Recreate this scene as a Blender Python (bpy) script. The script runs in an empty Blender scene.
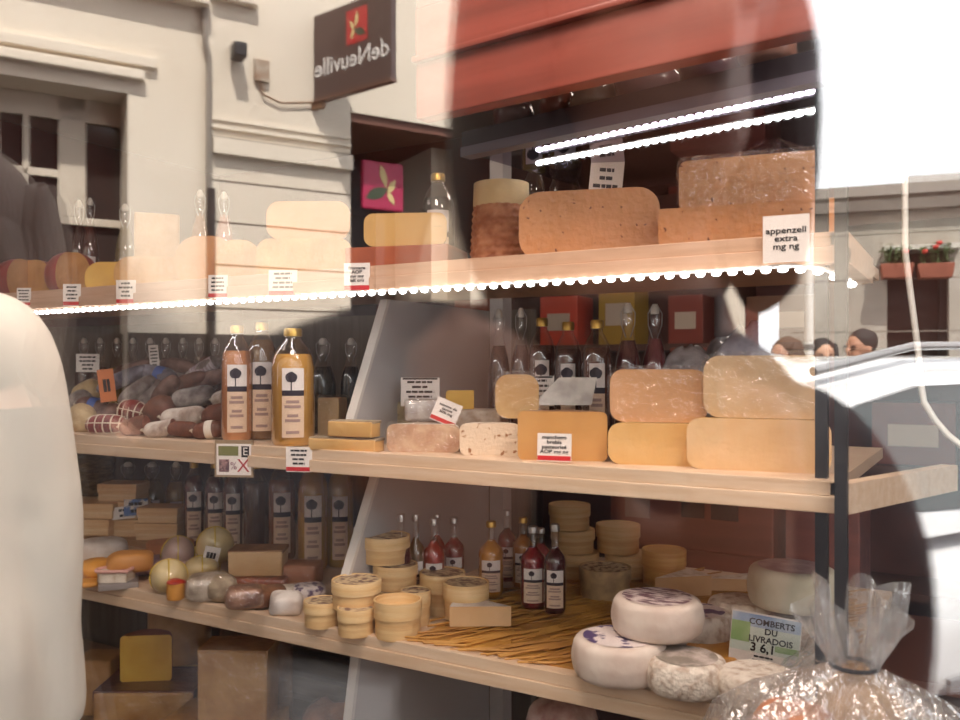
import bpy, bmesh, math, random
from mathutils import Vector, Matrix, Euler, noise
rnd = random.Random(7)
S = bpy.context.scene
COL = S.collection
PI = math.pi
# ------------------------------------------------------------------ frame of reference
EYE = 1.42                       # camera height; shop floor z = 0, shelves run along x, y goes into the shop
F = 850.0
RT = Vector((math.cos(PI/6), math.sin(PI/6), 0)); FW = Vector((-math.sin(PI/6), math.cos(PI/6), 0))
GN = Vector((-math.sin(math.radians(15.5)), math.cos(math.radians(15.5)), 0))   # normal of the shop window, into the shop
GT = Vector((GN.y, -GN.x, 0))
GD = 0.2                         # window stands 20 cm in front of the lens
HOR = 368.0
def at_y(px, y):
    """point of the plane y at bearing px: x, distance, metres per pixel, rotation that turns a -y face to the eye"""
    a = (px-480)/F; t = y/(FW.y+RT.y*a); x = t*(FW.x+RT.x*a)
    return x, t, t/F, math.atan2(-x, y)
def at_z(px, py, z):
    a = (px-480)/F; t = (EYE-z)*F/(py-HOR)
    return t*(FW.x+RT.x*a), t*(FW.y+RT.y*a), t/F
def zz(py, t): return EYE+(HOR-py)/F*t
def street(X, Z, z):
    """a place out in the street, given by where its mirror image stands behind the window"""
    p = RT*X+FW*Z; p = p-2*(p.dot(GN)-GD)*GN
    return Vector((p.x, p.y, z))
def street_dir(X, Z):
    p = RT*X+FW*Z; p = p-2*p.dot(GN)*GN
    return Vector((p.x, p.y, 0)).normalized()

# ------------------------------------------------------------------ materials
MATS = {}
def lin(c):
    return tuple(((v/12.92) if v <= .04045 else ((v+.055)/1.055)**2.4) for v in c)
def hexc(h):
    return lin(tuple(int(h[i:i+2], 16)/255 for i in (0, 2, 4)))
def mat(name, col, col2=None, scale=20.0, rough=.5, bump=0.0, bscale=None, coat=0.0, sss=0.0, metal=0.0, spec=.5, emit=0.0, lo=.35, hi=.65, detail=4, stretch=None, coatbump=0.0, voro=False):
    if name in MATS: return MATS[name]
    m = bpy.data.materials.new(name); m.use_nodes = True; nt = m.node_tree; N = nt.nodes; L = nt.links
    b = N['Principled BSDF']; c1 = hexc(col)+(1,); b.inputs['Base Color'].default_value = c1
    b.inputs['Roughness'].default_value = rough; b.inputs['Metallic'].default_value = metal
    b.inputs['Specular IOR Level'].default_value = spec
    b.inputs['Coat Weight'].default_value = coat; b.inputs['Coat Roughness'].default_value = .06
    if sss:
        b.inputs['Subsurface Weight'].default_value = sss; b.inputs['Subsurface Radius'].default_value = (.02, .012, .006); b.inputs['Subsurface Scale'].default_value = .3
    if emit:
        b.inputs['Emission Color'].default_value = c1; b.inputs['Emission Strength'].default_value = emit
    tc = N.new('ShaderNodeTexCoord'); vec = tc.outputs['Object']
    if stretch:
        mp = N.new('ShaderNodeMapping'); mp.inputs['Scale'].default_value = stretch; L.new(vec, mp.inputs['Vector']); vec = mp.outputs['Vector']
    if col2:
        if voro:
            n = N.new('ShaderNodeTexVoronoi'); n.inputs['Scale'].default_value = scale; fac = n.outputs['Distance']
        else:
            n = N.new('ShaderNodeTexNoise'); n.inputs['Scale'].default_value = scale; n.inputs['Detail'].default_value = detail; fac = n.outputs['Fac']
        L.new(vec, n.inputs['Vector'])
        r = N.new('ShaderNodeValToRGB'); r.color_ramp.elements[0].position = lo; r.color_ramp.elements[1].position = hi
        r.color_ramp.elements[0].color = c1; r.color_ramp.elements[1].color = hexc(col2)+(1,)
        L.new(fac, r.inputs['Fac']); L.new(r.outputs['Color'], b.inputs['Base Color'])
    if bump or coatbump:
        n2 = N.new('ShaderNodeTexNoise'); n2.inputs['Scale'].default_value = bscale or scale*2; n2.inputs['Detail'].default_value = 3
        L.new(vec, n2.inputs['Vector'])
        bp = N.new('ShaderNodeBump'); bp.inputs['Strength'].default_value = bump or coatbump; bp.inputs['Distance'].default_value = .01
        L.new(n2.outputs['Fac'], bp.inputs['Height'])
        if bump: L.new(bp.outputs['Normal'], b.inputs['Normal'])
        if coatbump or coat: L.new(bp.outputs['Normal'], b.inputs['Coat Normal'])
    MATS[name] = m
    return m
def clear_mat(name, base=.05, edge=.5, rough=.03, bump=0.0, bscale=40, tint=(1, 1, 1), gloss=(1, 1, 1), haze=0.0, stretch=None, blend=.35):
    """clear film or glass: mostly transparent, mirror-like towards the edges; haze adds a milky share"""
    if name in MATS: return MATS[name]
    m = bpy.data.materials.new(name); m.use_nodes = True; nt = m.node_tree; N = nt.nodes; L = nt.links
    N.remove(N['Principled BSDF']); out = N['Material Output']
    tr = N.new('ShaderNodeBsdfTransparent'); tr.inputs[0].default_value = tint+(1,)
    gl = N.new('ShaderNodeBsdfGlossy'); gl.inputs['Roughness'].default_value = rough; gl.inputs['Color'].default_value = gloss+(1,)
    mx = N.new('ShaderNodeMixShader')
    if edge:
        lw = N.new('ShaderNodeLayerWeight'); lw.inputs['Blend'].default_value = blend
        ma = N.new('ShaderNodeMath'); ma.operation = 'MULTIPLY_ADD'; ma.inputs[1].default_value = edge; ma.inputs[2].default_value = base
        L.new(lw.outputs['Facing'], ma.inputs[0]); L.new(ma.outputs[0], mx.inputs[0])
    else:
        mx.inputs[0].default_value = base
    L.new(tr.outputs[0], mx.inputs[1]); L.new(gl.outputs[0], mx.inputs[2])
    last = mx
    if haze:
        df = N.new('ShaderNodeBsdfDiffuse'); df.inputs[0].default_value = (.85, .84, .82, 1)
        m2 = N.new('ShaderNodeMixShader'); m2.inputs[0].default_value = haze
        L.new(mx.outputs[0], m2.inputs[1]); L.new(df.outputs[0], m2.inputs[2]); last = m2
    if bump:
        tc = N.new('ShaderNodeTexCoord'); n = N.new('ShaderNodeTexNoise'); n.inputs['Scale'].default_value = bscale; n.inputs['Detail'].default_value = 3
        vec = tc.outputs['Object']
        if stretch:
            mp = N.new('ShaderNodeMapping'); mp.inputs['Scale'].default_value = stretch; L.new(vec, mp.inputs['Vector']); vec = mp.outputs['Vector']
        L.new(vec, n.inputs['Vector'])
        bp = N.new('ShaderNodeBump'); bp.inputs['Strength'].default_value = bump; bp.inputs['Distance'].default_value = .02
        L.new(n.outputs['Fac'], bp.inputs['Height']); L.new(bp.outputs['Normal'], gl.inputs['Normal'])
    L.new(last.outputs[0], out.inputs['Surface'])
    MATS[name] = m
    return m
M_window = clear_mat('shop_window_glass', base=.15, edge=.16, rough=0, blend=.5)
M_glass = clear_mat('bottle_glass', base=.06, edge=.5, rough=.04)
M_film = clear_mat('cling_film', base=.06, edge=.26, rough=.07, bump=.9, bscale=34)
M_cello = clear_mat('cellophane', base=.2, edge=.4, rough=.1, bump=1.0, bscale=16, haze=.13, stretch=(2.5, 2.5, .7))
M_greybag = clear_mat('grey_plastic', base=.25, edge=.3, rough=.25, bump=.8, bscale=22, haze=.45)
M_wood = mat('pale_shelf_wood', 'e4cbb0', 'd9ba9b', 6, .5, stretch=(1, 12, 12), bump=.05)
M_panel = mat('grey_laminate', 'c2bdba', 'b9b4b2', 3, .5)
M_dark = mat('black_metal', '1c1a1d', rough=.4)
M_card = mat('white_card', 'efe6df', rough=.6)
M_ink = mat('black_ink', '17151a', rough=.6)
M_red = mat('red_print', 'c8262c', rough=.5)
M_boxwood = mat('poplar_veneer', 'f0d3a2', 'deb57c', 4, .6, stretch=(1, 1, 18), bump=.08)
M_boxbase = mat('poplar_veneer_base', 'e3bf8a', 'd0a46c', 4, .6, stretch=(1, 1, 18), bump=.08)
M_boxwood2 = mat('poplar_veneer_pinkish', 'e6c7a0', 'd3a878', 4, .6, stretch=(1, 1, 18), bump=.08)
M_print = mat('printed_paper', 'e8dcd6', '6d5872', 60, .6, lo=.48, hi=.6, detail=6)
M_printbrown = mat('printed_lid_paper', 'd9c19a', '7c5d52', 70, .6, lo=.46, hi=.6, detail=5)
M_gold = mat('gold_cap', 'c9a24d', rough=.3, metal=.7)
M_silver = mat('silver_cap', 'b9b6b4', rough=.3, metal=.7)
M_white = mat('white_enamel', 'e8e4dc', rough=.4)

# ------------------------------------------------------------------ mesh helpers
def finish(bm, name, mats, parent=None, loc=(0, 0, 0), rot=(0, 0, 0), smooth=None):
    bmesh.ops.recalc_face_normals(bm, faces=bm.faces)
    me = bpy.data.meshes.new(name); bm.to_mesh(me); bm.free()
    if smooth is not None:
        me.polygons.foreach_set('use_smooth', [True]*len(me.polygons))
        if smooth < 180: me.set_sharp_from_angle(angle=math.radians(smooth))
    for m in (mats if isinstance(mats, (list, tuple)) else [mats]): me.materials.append(m)
    o = bpy.data.objects.new(name, me); COL.objects.link(o)
    o.location = loc; o.rotation_euler = rot
    if parent is not None: o.parent = parent
    return o
def tag(o, label, cat, group=None, kind=None):
    o['label'] = label; o['category'] = cat
    if group: o['group'] = group
    if kind: o['kind'] = kind
    return o
def struct(o, label=None, cat=None):
    o['kind'] = 'structure'
    if label: o['label'] = label; o['category'] = cat
    return o
def thing(name, label, cat, loc=(0, 0, 0), rz=0, group=None):
    o = bpy.data.objects.new(name, None); COL.objects.link(o); o.empty_display_size = .02
    o.location = loc; o.rotation_euler = (0, 0, rz)
    return tag(o, label, cat, group)
def dup(root, label, loc=None, rz=None, group=None):
    r = root.copy(); COL.objects.link(r); r['label'] = label
    if loc is not None: r.location = loc
    if rz is not None: r.rotation_euler = (0, 0, rz)
    if group: r['group'] = group
    for ch in list(root.children):
        c = ch.copy(); COL.objects.link(c); c.parent = r
        for g in list(ch.children):
            d = g.copy(); COL.objects.link(d); d.parent = c
    return r
def box(bm, x0, x1, y0, y1, z0, z1, bev=0, mi=0):
    vs = [bm.verts.new(p) for p in ((x0, y0, z0), (x1, y0, z0), (x1, y1, z0), (x0, y1, z0), (x0, y0, z1), (x1, y0, z1), (x1, y1, z1), (x0, y1, z1))]
    fs = [bm.faces.new([vs[i] for i in f]) for f in ((3, 2, 1, 0), (4, 5, 6, 7), (0, 1, 5, 4), (1, 2, 6, 5), (2, 3, 7, 6), (3, 0, 4, 7))]
    for f in fs: f.material_index = mi
    if bev:
        es = list({e for f in fs for e in f.edges})
        r = bmesh.ops.bevel(bm, geom=es, offset=bev, segments=2, affect='EDGES', profile=.6)
        for f in r['faces']: f.material_index = mi
    return vs
def boxo(name, x0, x1, y0, y1, z0, z1, m, parent=None, bev=0, loc=(0, 0, 0), rot=(0, 0, 0)):
    bm = bmesh.new(); box(bm, x0, x1, y0, y1, z0, z1, bev)
    return finish(bm, name, m, parent, loc, rot)
def prism(bm, pts, z0, z1, mi=0):
    a = [bm.verts.new((p[0], p[1], z0)) for p in pts]; b = [bm.verts.new((p[0], p[1], z1)) for p in pts]; n = len(pts)
    fs = [bm.faces.new(a[::-1]), bm.faces.new(b)]+[bm.faces.new((a[i], a[(i+1) % n], b[(i+1) % n], b[i])) for i in range(n)]
    for f in fs: f.material_index = mi
def lathe(bm, prof, seg=28, a0=0.0, a1=2*PI, mi=0, cx=0, cy=0):
    full = abs(a1-a0-2*PI) < 1e-6; n = seg if full else seg+1
    rings = []
    for r, z in prof:
        if r < 1e-6:
            v = bm.verts.new((cx, cy, z)); rings.append([v]*n)
        else:
            rings.append([bm.verts.new((cx+r*math.cos(a0+(a1-a0)*k/seg), cy+r*math.sin(a0+(a1-a0)*k/seg), z)) for k in range(n)])
    for i in range(len(rings)-1):
        A, B = rings[i], rings[i+1]
        for k in range(n if full else n-1):
            q = [A[k], A[(k+1) % n], B[(k+1) % n], B[k]]; u = []
            for v in q:
                if v not in u: u.append(v)
            if len(u) >= 3:
                f = bm.faces.new(u); f.material_index = mi
def tube(bm, pts, r, seg=8, mi=0, caps=True):
    pts = [Vector(p) for p in pts]; rings = []
    rr = r if isinstance(r, (list, tuple)) else [r]*len(pts)
    up = Vector((0, 0, 1))
    for i, p in enumerate(pts):
        d = (pts[min(i+1, len(pts)-1)]-pts[max(i-1, 0)]).normalized()
        u = d.cross(up)
        if u.length < .05: u = d.cross(Vector((1, 0, 0)))
        u.normalize(); w = u.cross(d).normalized()
        rings.append([bm.verts.new(p+rr[i]*(u*math.cos(2*PI*k/seg)+w*math.sin(2*PI*k/seg))) for k in range(seg)])
    for i in range(len(rings)-1):
        for k in range(seg):
            f = bm.faces.new((rings[i][k], rings[i][(k+1) % seg], rings[i+1][(k+1) % seg], rings[i+1][k])); f.material_index = mi
    if caps:
        for q in (rings[0][::-1], rings[-1]):
            f = bm.faces.new(q); f.material_index = mi
def blob(bm, c, rx, ry, rz, seg=20, rings=12, e=1.0, mi=0, mtx=None, wob=0, seed=0):
    """ellipsoid, squarer for e < 1, with gentle lumps"""
    rg = random.Random(seed); ph = [rg.uniform(0, 6.28) for _ in range(6)]
    sp = lambda v: math.copysign(abs(v)**e, v)
    rows = []
    for i in range(rings+1):
        th = -PI/2+PI*i/rings; row = []
        for k in range(seg):
            a = 2*PI*k/seg
            w = 1+wob*(math.sin(3*a+ph[0]+2*th)+.7*math.sin(2*a+ph[1]-3*th)+.6*math.sin(5*th+ph[2]+a))
            p = Vector((rx*sp(math.cos(th))*sp(math.cos(a))*w, ry*sp(math.cos(th))*sp(math.sin(a))*w, rz*sp(math.sin(th))*w))
            if mtx is not None: p = mtx @ p
            row.append(p+Vector(c))
        if i in (0, rings): row = [row[0]]
        rows.append([bm.verts.new(p) for p in row])
    for i in range(rings):
        A, B = rows[i], rows[i+1]
        for k in range(seg):
            k2 = (k+1) % seg
            if len(A) == 1: f = bm.faces.new((A[0], B[k2], B[k]))
            elif len(B) == 1: f = bm.faces.new((A[k], A[k2], B[0]))
            else: f = bm.faces.new((A[k], A[k2], B[k2], B[k]))
            f.material_index = mi
def wheel_profile(r, h, b, n=6, bulge=0.0):
    p = [(0, 0), (r-b, 0)]
    for i in range(1, n): a = -PI/2+PI/2*i/n; p.append((r-b+b*math.cos(a), b+b*math.sin(a)))
    for i in range(0, 4): z = b+(h-2*b)*i/3; p.append((r+bulge*(1-(2*i/3-1)**2), z))
    for i in range(1, n): a = PI/2*i/n; p.append((r-b+b*math.cos(a), h-b+b*math.sin(a)))
    return p+[(r-b, h), (0, h)]
def cheese(name, label, cat, loc, rz, r, h, b, rind, paste=None, a0=0.0, a1=2*PI, film=False, group=None, bulge=0.0, tilt=None):
    """a wheel of cheese or a sector of one: rind = the thing's own mesh, the pale cut face its part"""
    pr = wheel_profile(r, h, b, bulge=bulge)
    bm = bmesh.new(); full = abs(a1-a0-2*PI) < 1e-6
    lathe(bm, pr, 40 if full else max(8, int(40*(a1-a0)/(2*PI))), a0, a1)
    o = finish(bm, name, rind, None, loc, (tilt[0] if tilt else 0, tilt[1] if tilt else 0, rz), smooth=50)
    tag(o, label, cat, group)
    if not full:
        bm = bmesh.new()
        for a in (a0, a1):
            vs = [bm.verts.new((q[0]*math.cos(a), q[0]*math.sin(a), q[1])) for q in pr]
            bm.faces.new(vs)
        finish(bm, 'cut_face', paste, o)
    if film:
        bm = bmesh.new(); e = .004
        pr2 = [(q[0]+(e if q[0] > 0 else 0), q[1]*(1+2*e/h)-0.0) for q in pr]
        lathe(bm, pr2, 40 if full else 20, a0, a1)
        if not full:
            for a in (a0, a1):
                off = Vector((math.sin(a), -math.cos(a), 0))*e*(1 if a == a0 else -1)
                bm.faces.new([bm.verts.new(Vector((q[0]*math.cos(a), q[0]*math.sin(a), q[1]))+off) for q in pr2])
        finish(bm, 'plastic_wrap', M_film, o, smooth=50)
    return o
def half(name, label, px, pt, pb, wpx, y, zb, rind, paste, film=False, round_=.3, face=.7, group=None, cat='cheese'):
    """half a wheel standing on zb with its cut face to the window, as wide and high as seen"""
    x, t, s, rz = at_y(px, y)
    w = wpx*s; h = (pb-pt)*s
    return cheese(name, label, cat, (x, y, zb), rz*face, w/2, h, h*round_, rind, paste, 0, PI, film, group)
def slab(name, label, loc, rz, w, d, h, bev, m, film=False, cat='cheese', group=None, rindm=None, rot=None):
    bm = bmesh.new(); box(bm, -w/2, w/2, -d/2, d/2, 0, h, bev)
    o = finish(bm, name, m, None, loc, rot or (0, 0, rz), smooth=60); tag(o, label, cat, group)
    if rindm is not None:
        bm = bmesh.new(); box(bm, -w/2-.001, w/2+.001, -d/2+.004, d/2+.003, h*.9, h+.003, .001)
        finish(bm, 'rind', rindm, o)
    if film:
        bm = bmesh.new(); e = .004; box(bm, -w/2-e, w/2+e, -d/2-e, d/2+e, 0, h+e, bev+e)
        finish(bm, 'plastic_wrap', M_film, o, smooth=60)
    return o
def wedge(name, label, loc, rz, r, h, ang, rind, paste, film=False, b=.008, group=None, tilt=None):
    """a wedge cut from a wheel; its point lies at the origin, rz turns the first cut face"""
    return cheese(name, label, 'cheese', loc, rz, r, h, b, rind, paste, PI/2-ang/2, PI/2+ang/2, film, group, tilt=tilt)
def font(txt, size, m, parent, loc, rot=(PI/2, 0, 0), space=1.0, bold=0.0, sx=1.0):
    c = bpy.data.curves.new('lettering', 'FONT'); c.body = txt; c.size = size; c.align_x = 'CENTER'; c.align_y = 'CENTER'
    c.space_line = space; c.extrude = .0002; c.offset = bold; c.resolution_u = 3
    tmp = bpy.data.objects.new('tmp', c); COL.objects.link(tmp)
    me = bpy.data.meshes.new_from_object(tmp.evaluated_get(bpy.context.evaluated_depsgraph_get())); bpy.data.objects.remove(tmp)
    me.name = 'lettering'; me.materials.clear(); me.materials.append(m)
    o = bpy.data.objects.new('lettering', me); COL.objects.link(o)
    o.parent = parent; o.location = loc; o.rotation_euler = rot; o.scale = (sx, 1, 1)
    return o
def bars(parent, w, h, n, y=-.0016, z0=0.0, m=None, seed=1, name='printed_lines', fill=.45):
    rg = random.Random(seed); bm = bmesh.new()
    for i in range(n):
        ww = w*rg.uniform(.45, .9); zc = z0+h*(i+.5)/n; hh = h/n*fill; x = -ww/2
        while x < ww/2-.001:                                 # a row of short strokes, as words look from afar
            l = min(rg.uniform(.15, .3)*w, ww/2-x)
            box(bm, x, x+l*.86, y-.0002, y, zc-hh/2, zc+hh/2); x += l
    return finish(bm, name, m or M_ink, parent)
def card(name, label, loc, rz, w, h, text=None, nlines=4, band=True, sx=1.2, tilt=0.0, roll=0.0, m=None, seed=1, size=None, cat='price card', group=None, top=False):
    bm = bmesh.new(); box(bm, -w/2, w/2, -.001, .001, 0, h)
    o = finish(bm, name, m or M_card, None, loc, (tilt, roll, rz)); tag(o, label, cat, group)
    hb = h*.2 if band else 0
    if band: boxo('price_band', -w/2*.98, w/2*.98, -.0016, -.0009, .002, hb, M_red, o)
    if text:
        n = text.count('\n')+1
        font(text, size or (h-hb)/n*.8, M_ink, o, (0, -.0016, hb+(h-hb)/2), bold=.0002, sx=sx, space=.92)
    else:
        bars(o, w*.9, (h-hb)*.86, nlines, z0=hb+(h-hb)*.07, seed=seed)
    if top: boxo('header_bar', -w/2*.9, w/2*.9, -.0018, -.001, h*.93, h*.99, M_ink, o)
    return o
# ------------------------------------------------------------------ bottles
def label_bm(R, z0, z1, aw, plain=False):
    """paper label bent round the glass: white field, tree emblem, dark stripe, lines of print"""
    bm = bmesh.new(); c = -PI/2
    def patch(r, a0, a1, za, zb, mi, n=6):
        for k in range(n):
            b0 = c+a0+(a1-a0)*k/n; b1 = c+a0+(a1-a0)*(k+1)/n
            f = bm.faces.new([bm.verts.new((r*math.cos(b), r*math.sin(b), z)) for b, z in ((b0, za), (b1, za), (b1, zb), (b0, zb))]); f.material_index = mi
    H = z1-z0; h = aw/2
    patch(R, -h, h, z0, z0+H*.6, 2); patch(R, -h, h, z0+H*.6, z0+H*.68, 1); patch(R, -h, h, z0+H*.68, z1, 0)
    r2 = R+.0012; zc = z0+H*.87; er = H*.085
    cx = -h*.15
    vs = [bm.verts.new((r2*math.cos(c+cx+er*math.cos(a)/R), r2*math.sin(c+cx+er*math.cos(a)/R), zc+er*.9*math.sin(a)*(1+.12*math.sin(5*a)))) for a in [2*PI*k/14 for k in range(14)]]
    vc = bm.verts.new((r2*math.cos(c+cx), r2*math.sin(c+cx), zc))
    for i in range(14): bm.faces.new((vs[i], vs[(i+1) % 14], vc)).material_index = 1
    patch(r2, cx-.1*er/R, cx+.1*er/R, z0+H*.68, zc, 1, 1)
    for i, (q, wd) in enumerate(((.52, .6), (.45, .75), (.32, .5), (.25, .7), (.08, .6))):
        patch(r2, -h*wd, h*wd*.9, z0+H*q-.003*H/.12, z0+H*q+.002*H/.12, 3, 3)
    return bm
M_lab = [mat('label_white', 'ece3df', rough=.6), mat('label_dark_print', '2c2230', rough=.6), mat('label_cream', 'e6c9ae', rough=.6), mat('label_grey_print', 'a88c84', rough=.6)]
LIQ = {}
def liquid(c):
    if c not in LIQ: LIQ[c] = mat('juice_'+c, c, rough=.25, spec=.3)
    return LIQ[c]
def bottle(name, label, loc, rz, r, h, col, style='juice', capm=None, fill=.78, lab=True, group=None, labw=1.3, cat='bottle'):
    """style juice: sloping shoulders and cap; small: long neck and crown cap; swing: wire stopper"""
    t = thing(name, label, cat, loc, rz, group)
    nr = {'juice': .32, 'small': .3, 'swing': .3}[style]*r/.9
    if style == 'juice': pr = [(0, 0), (r*.9, 0), (r, .01), (r, h*.66), (r*.93, h*.75), (r*.72, h*.83), (nr*1.15, h*.9), (nr, h*.93), (nr, h*.96), (0, h*.96)]
    elif style == 'small': pr = [(0, 0), (r*.9, 0), (r, .006), (r, h*.56), (r*.9, h*.63), (nr*1.3, h*.71), (nr, h*.76), (nr*.95, h*.95), (0, h*.95)]
    else: pr = [(0, 0), (r*.9, 0), (r, .01), (r, h*.52), (r*.85, h*.62), (nr*1.3, h*.78), (nr, h*.86), (nr*1.15, h*.93), (0, h*.93)]
    fz = h*fill
    lp = []
    for i, (a, z) in enumerate(pr):
        if z <= fz: lp.append((max(a-.0025, 0), z+.002))
        else:
            a0, z0 = pr[i-1]; k = (fz-z0)/(z-z0); lp += [(a0+(a-a0)*k-.0025, fz), (0, fz)]; break
    bm = bmesh.new(); lathe(bm, lp, 20); finish(bm, 'liquid', liquid(col), t, smooth=45)
    bm = bmesh.new(); lathe(bm, pr, 20); finish(bm, 'glass', M_glass, t, smooth=60)
    if style == 'swing':
        bm = bmesh.new(); lathe(bm, [(0, h*.93), (nr*.9, h*.93), (nr*.95, h*.97), (nr*.5, h), (0, h)], 12); st = finish(bm, 'stopper', M_white, t, smooth=50)
        bm = bmesh.new()
        for sx in (-1, 1): tube(bm, [(sx*nr*.6, 0, h*.985), (sx*nr*1.5, -nr*.3, h*.93), (sx*nr*1.4, -nr*.7, h*.85), (sx*nr*.5, -nr*1.7, h*.76)], .0014, 5)
        finish(bm, 'wire_bail', M_silver, t)
    else:
        bm = bmesh.new(); cz = h*.945 if style == 'juice' else h*.94
        lathe(bm, [(0, cz-.004), (nr*1.18, cz-.004), (nr*1.2, h*.985), (nr*1.05, h), (0, h)], 16); finish(bm, 'cap', capm or M_gold, t, smooth=40)
    if lab:
        z1 = {'juice': .66, 'small': .5, 'swing': .45}[style]*h; z0 = .08*h
        finish(label_bm(r+.001, z0, z1, labw), 'label', M_lab, t)
    return t
# ------------------------------------------------------------------ people
def skin_mesh(chains, voxel=.008, extra=None, sub=2):
    """chains: lists of (x, y, z, radius[, radius2]); each is grown with a skin and all are fused into one surface"""
    meshes = []
    for ch in chains:
        bm = bmesh.new(); lay = bm.verts.layers.skin.verify(); vs = []
        for i, q in enumerate(ch):
            v = bm.verts.new(q[:3]); v[lay].radius = (q[3], q[4] if len(q) > 4 else q[3]); v[lay].use_root = (i == 0); vs.append(v)
        for a, b in zip(vs, vs[1:]): bm.edges.new((a, b))
        me = bpy.data.meshes.new('tmp'); bm.to_mesh(me); bm.free()
        o = bpy.data.objects.new('tmp', me); COL.objects.link(o)
        o.modifiers.new('s', 'SKIN'); m = o.modifiers.new('u', 'SUBSURF'); m.levels = sub
        dg = bpy.context.evaluated_depsgraph_get(); meshes.append(bpy.data.meshes.new_from_object(o.evaluated_get(dg)))
        bpy.data.objects.remove(o)
    bm = bmesh.new()
    for me in meshes: bm.from_mesh(me); bpy.data.meshes.remove(me)
    if extra: extra(bm)
    me = bpy.data.meshes.new('tmp'); bm.to_mesh(me); bm.free()
    o = bpy.data.objects.new('tmp', me); COL.objects.link(o)
    m = o.modifiers.new('r', 'REMESH'); m.mode = 'VOXEL'; m.voxel_size = voxel
    m = o.modifiers.new('k', 'SMOOTH'); m.factor = .5; m.iterations = 4
    dg = bpy.context.evaluated_depsgraph_get(); me = bpy.data.meshes.new_from_object(o.evaluated_get(dg))
    bpy.data.objects.remove(o)
    me.polygons.foreach_set('use_smooth', [True]*len(me.polygons))
    return me
def link_mesh(me, name, m, parent):
    me.name = name; me.materials.clear(); me.materials.append(m)
    o = bpy.data.objects.new(name, me); COL.objects.link(o); o.parent = parent
    return o
def lerp3(a, b, k): return tuple(a[i]+(b[i]-a[i])*k for i in range(3))
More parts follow.
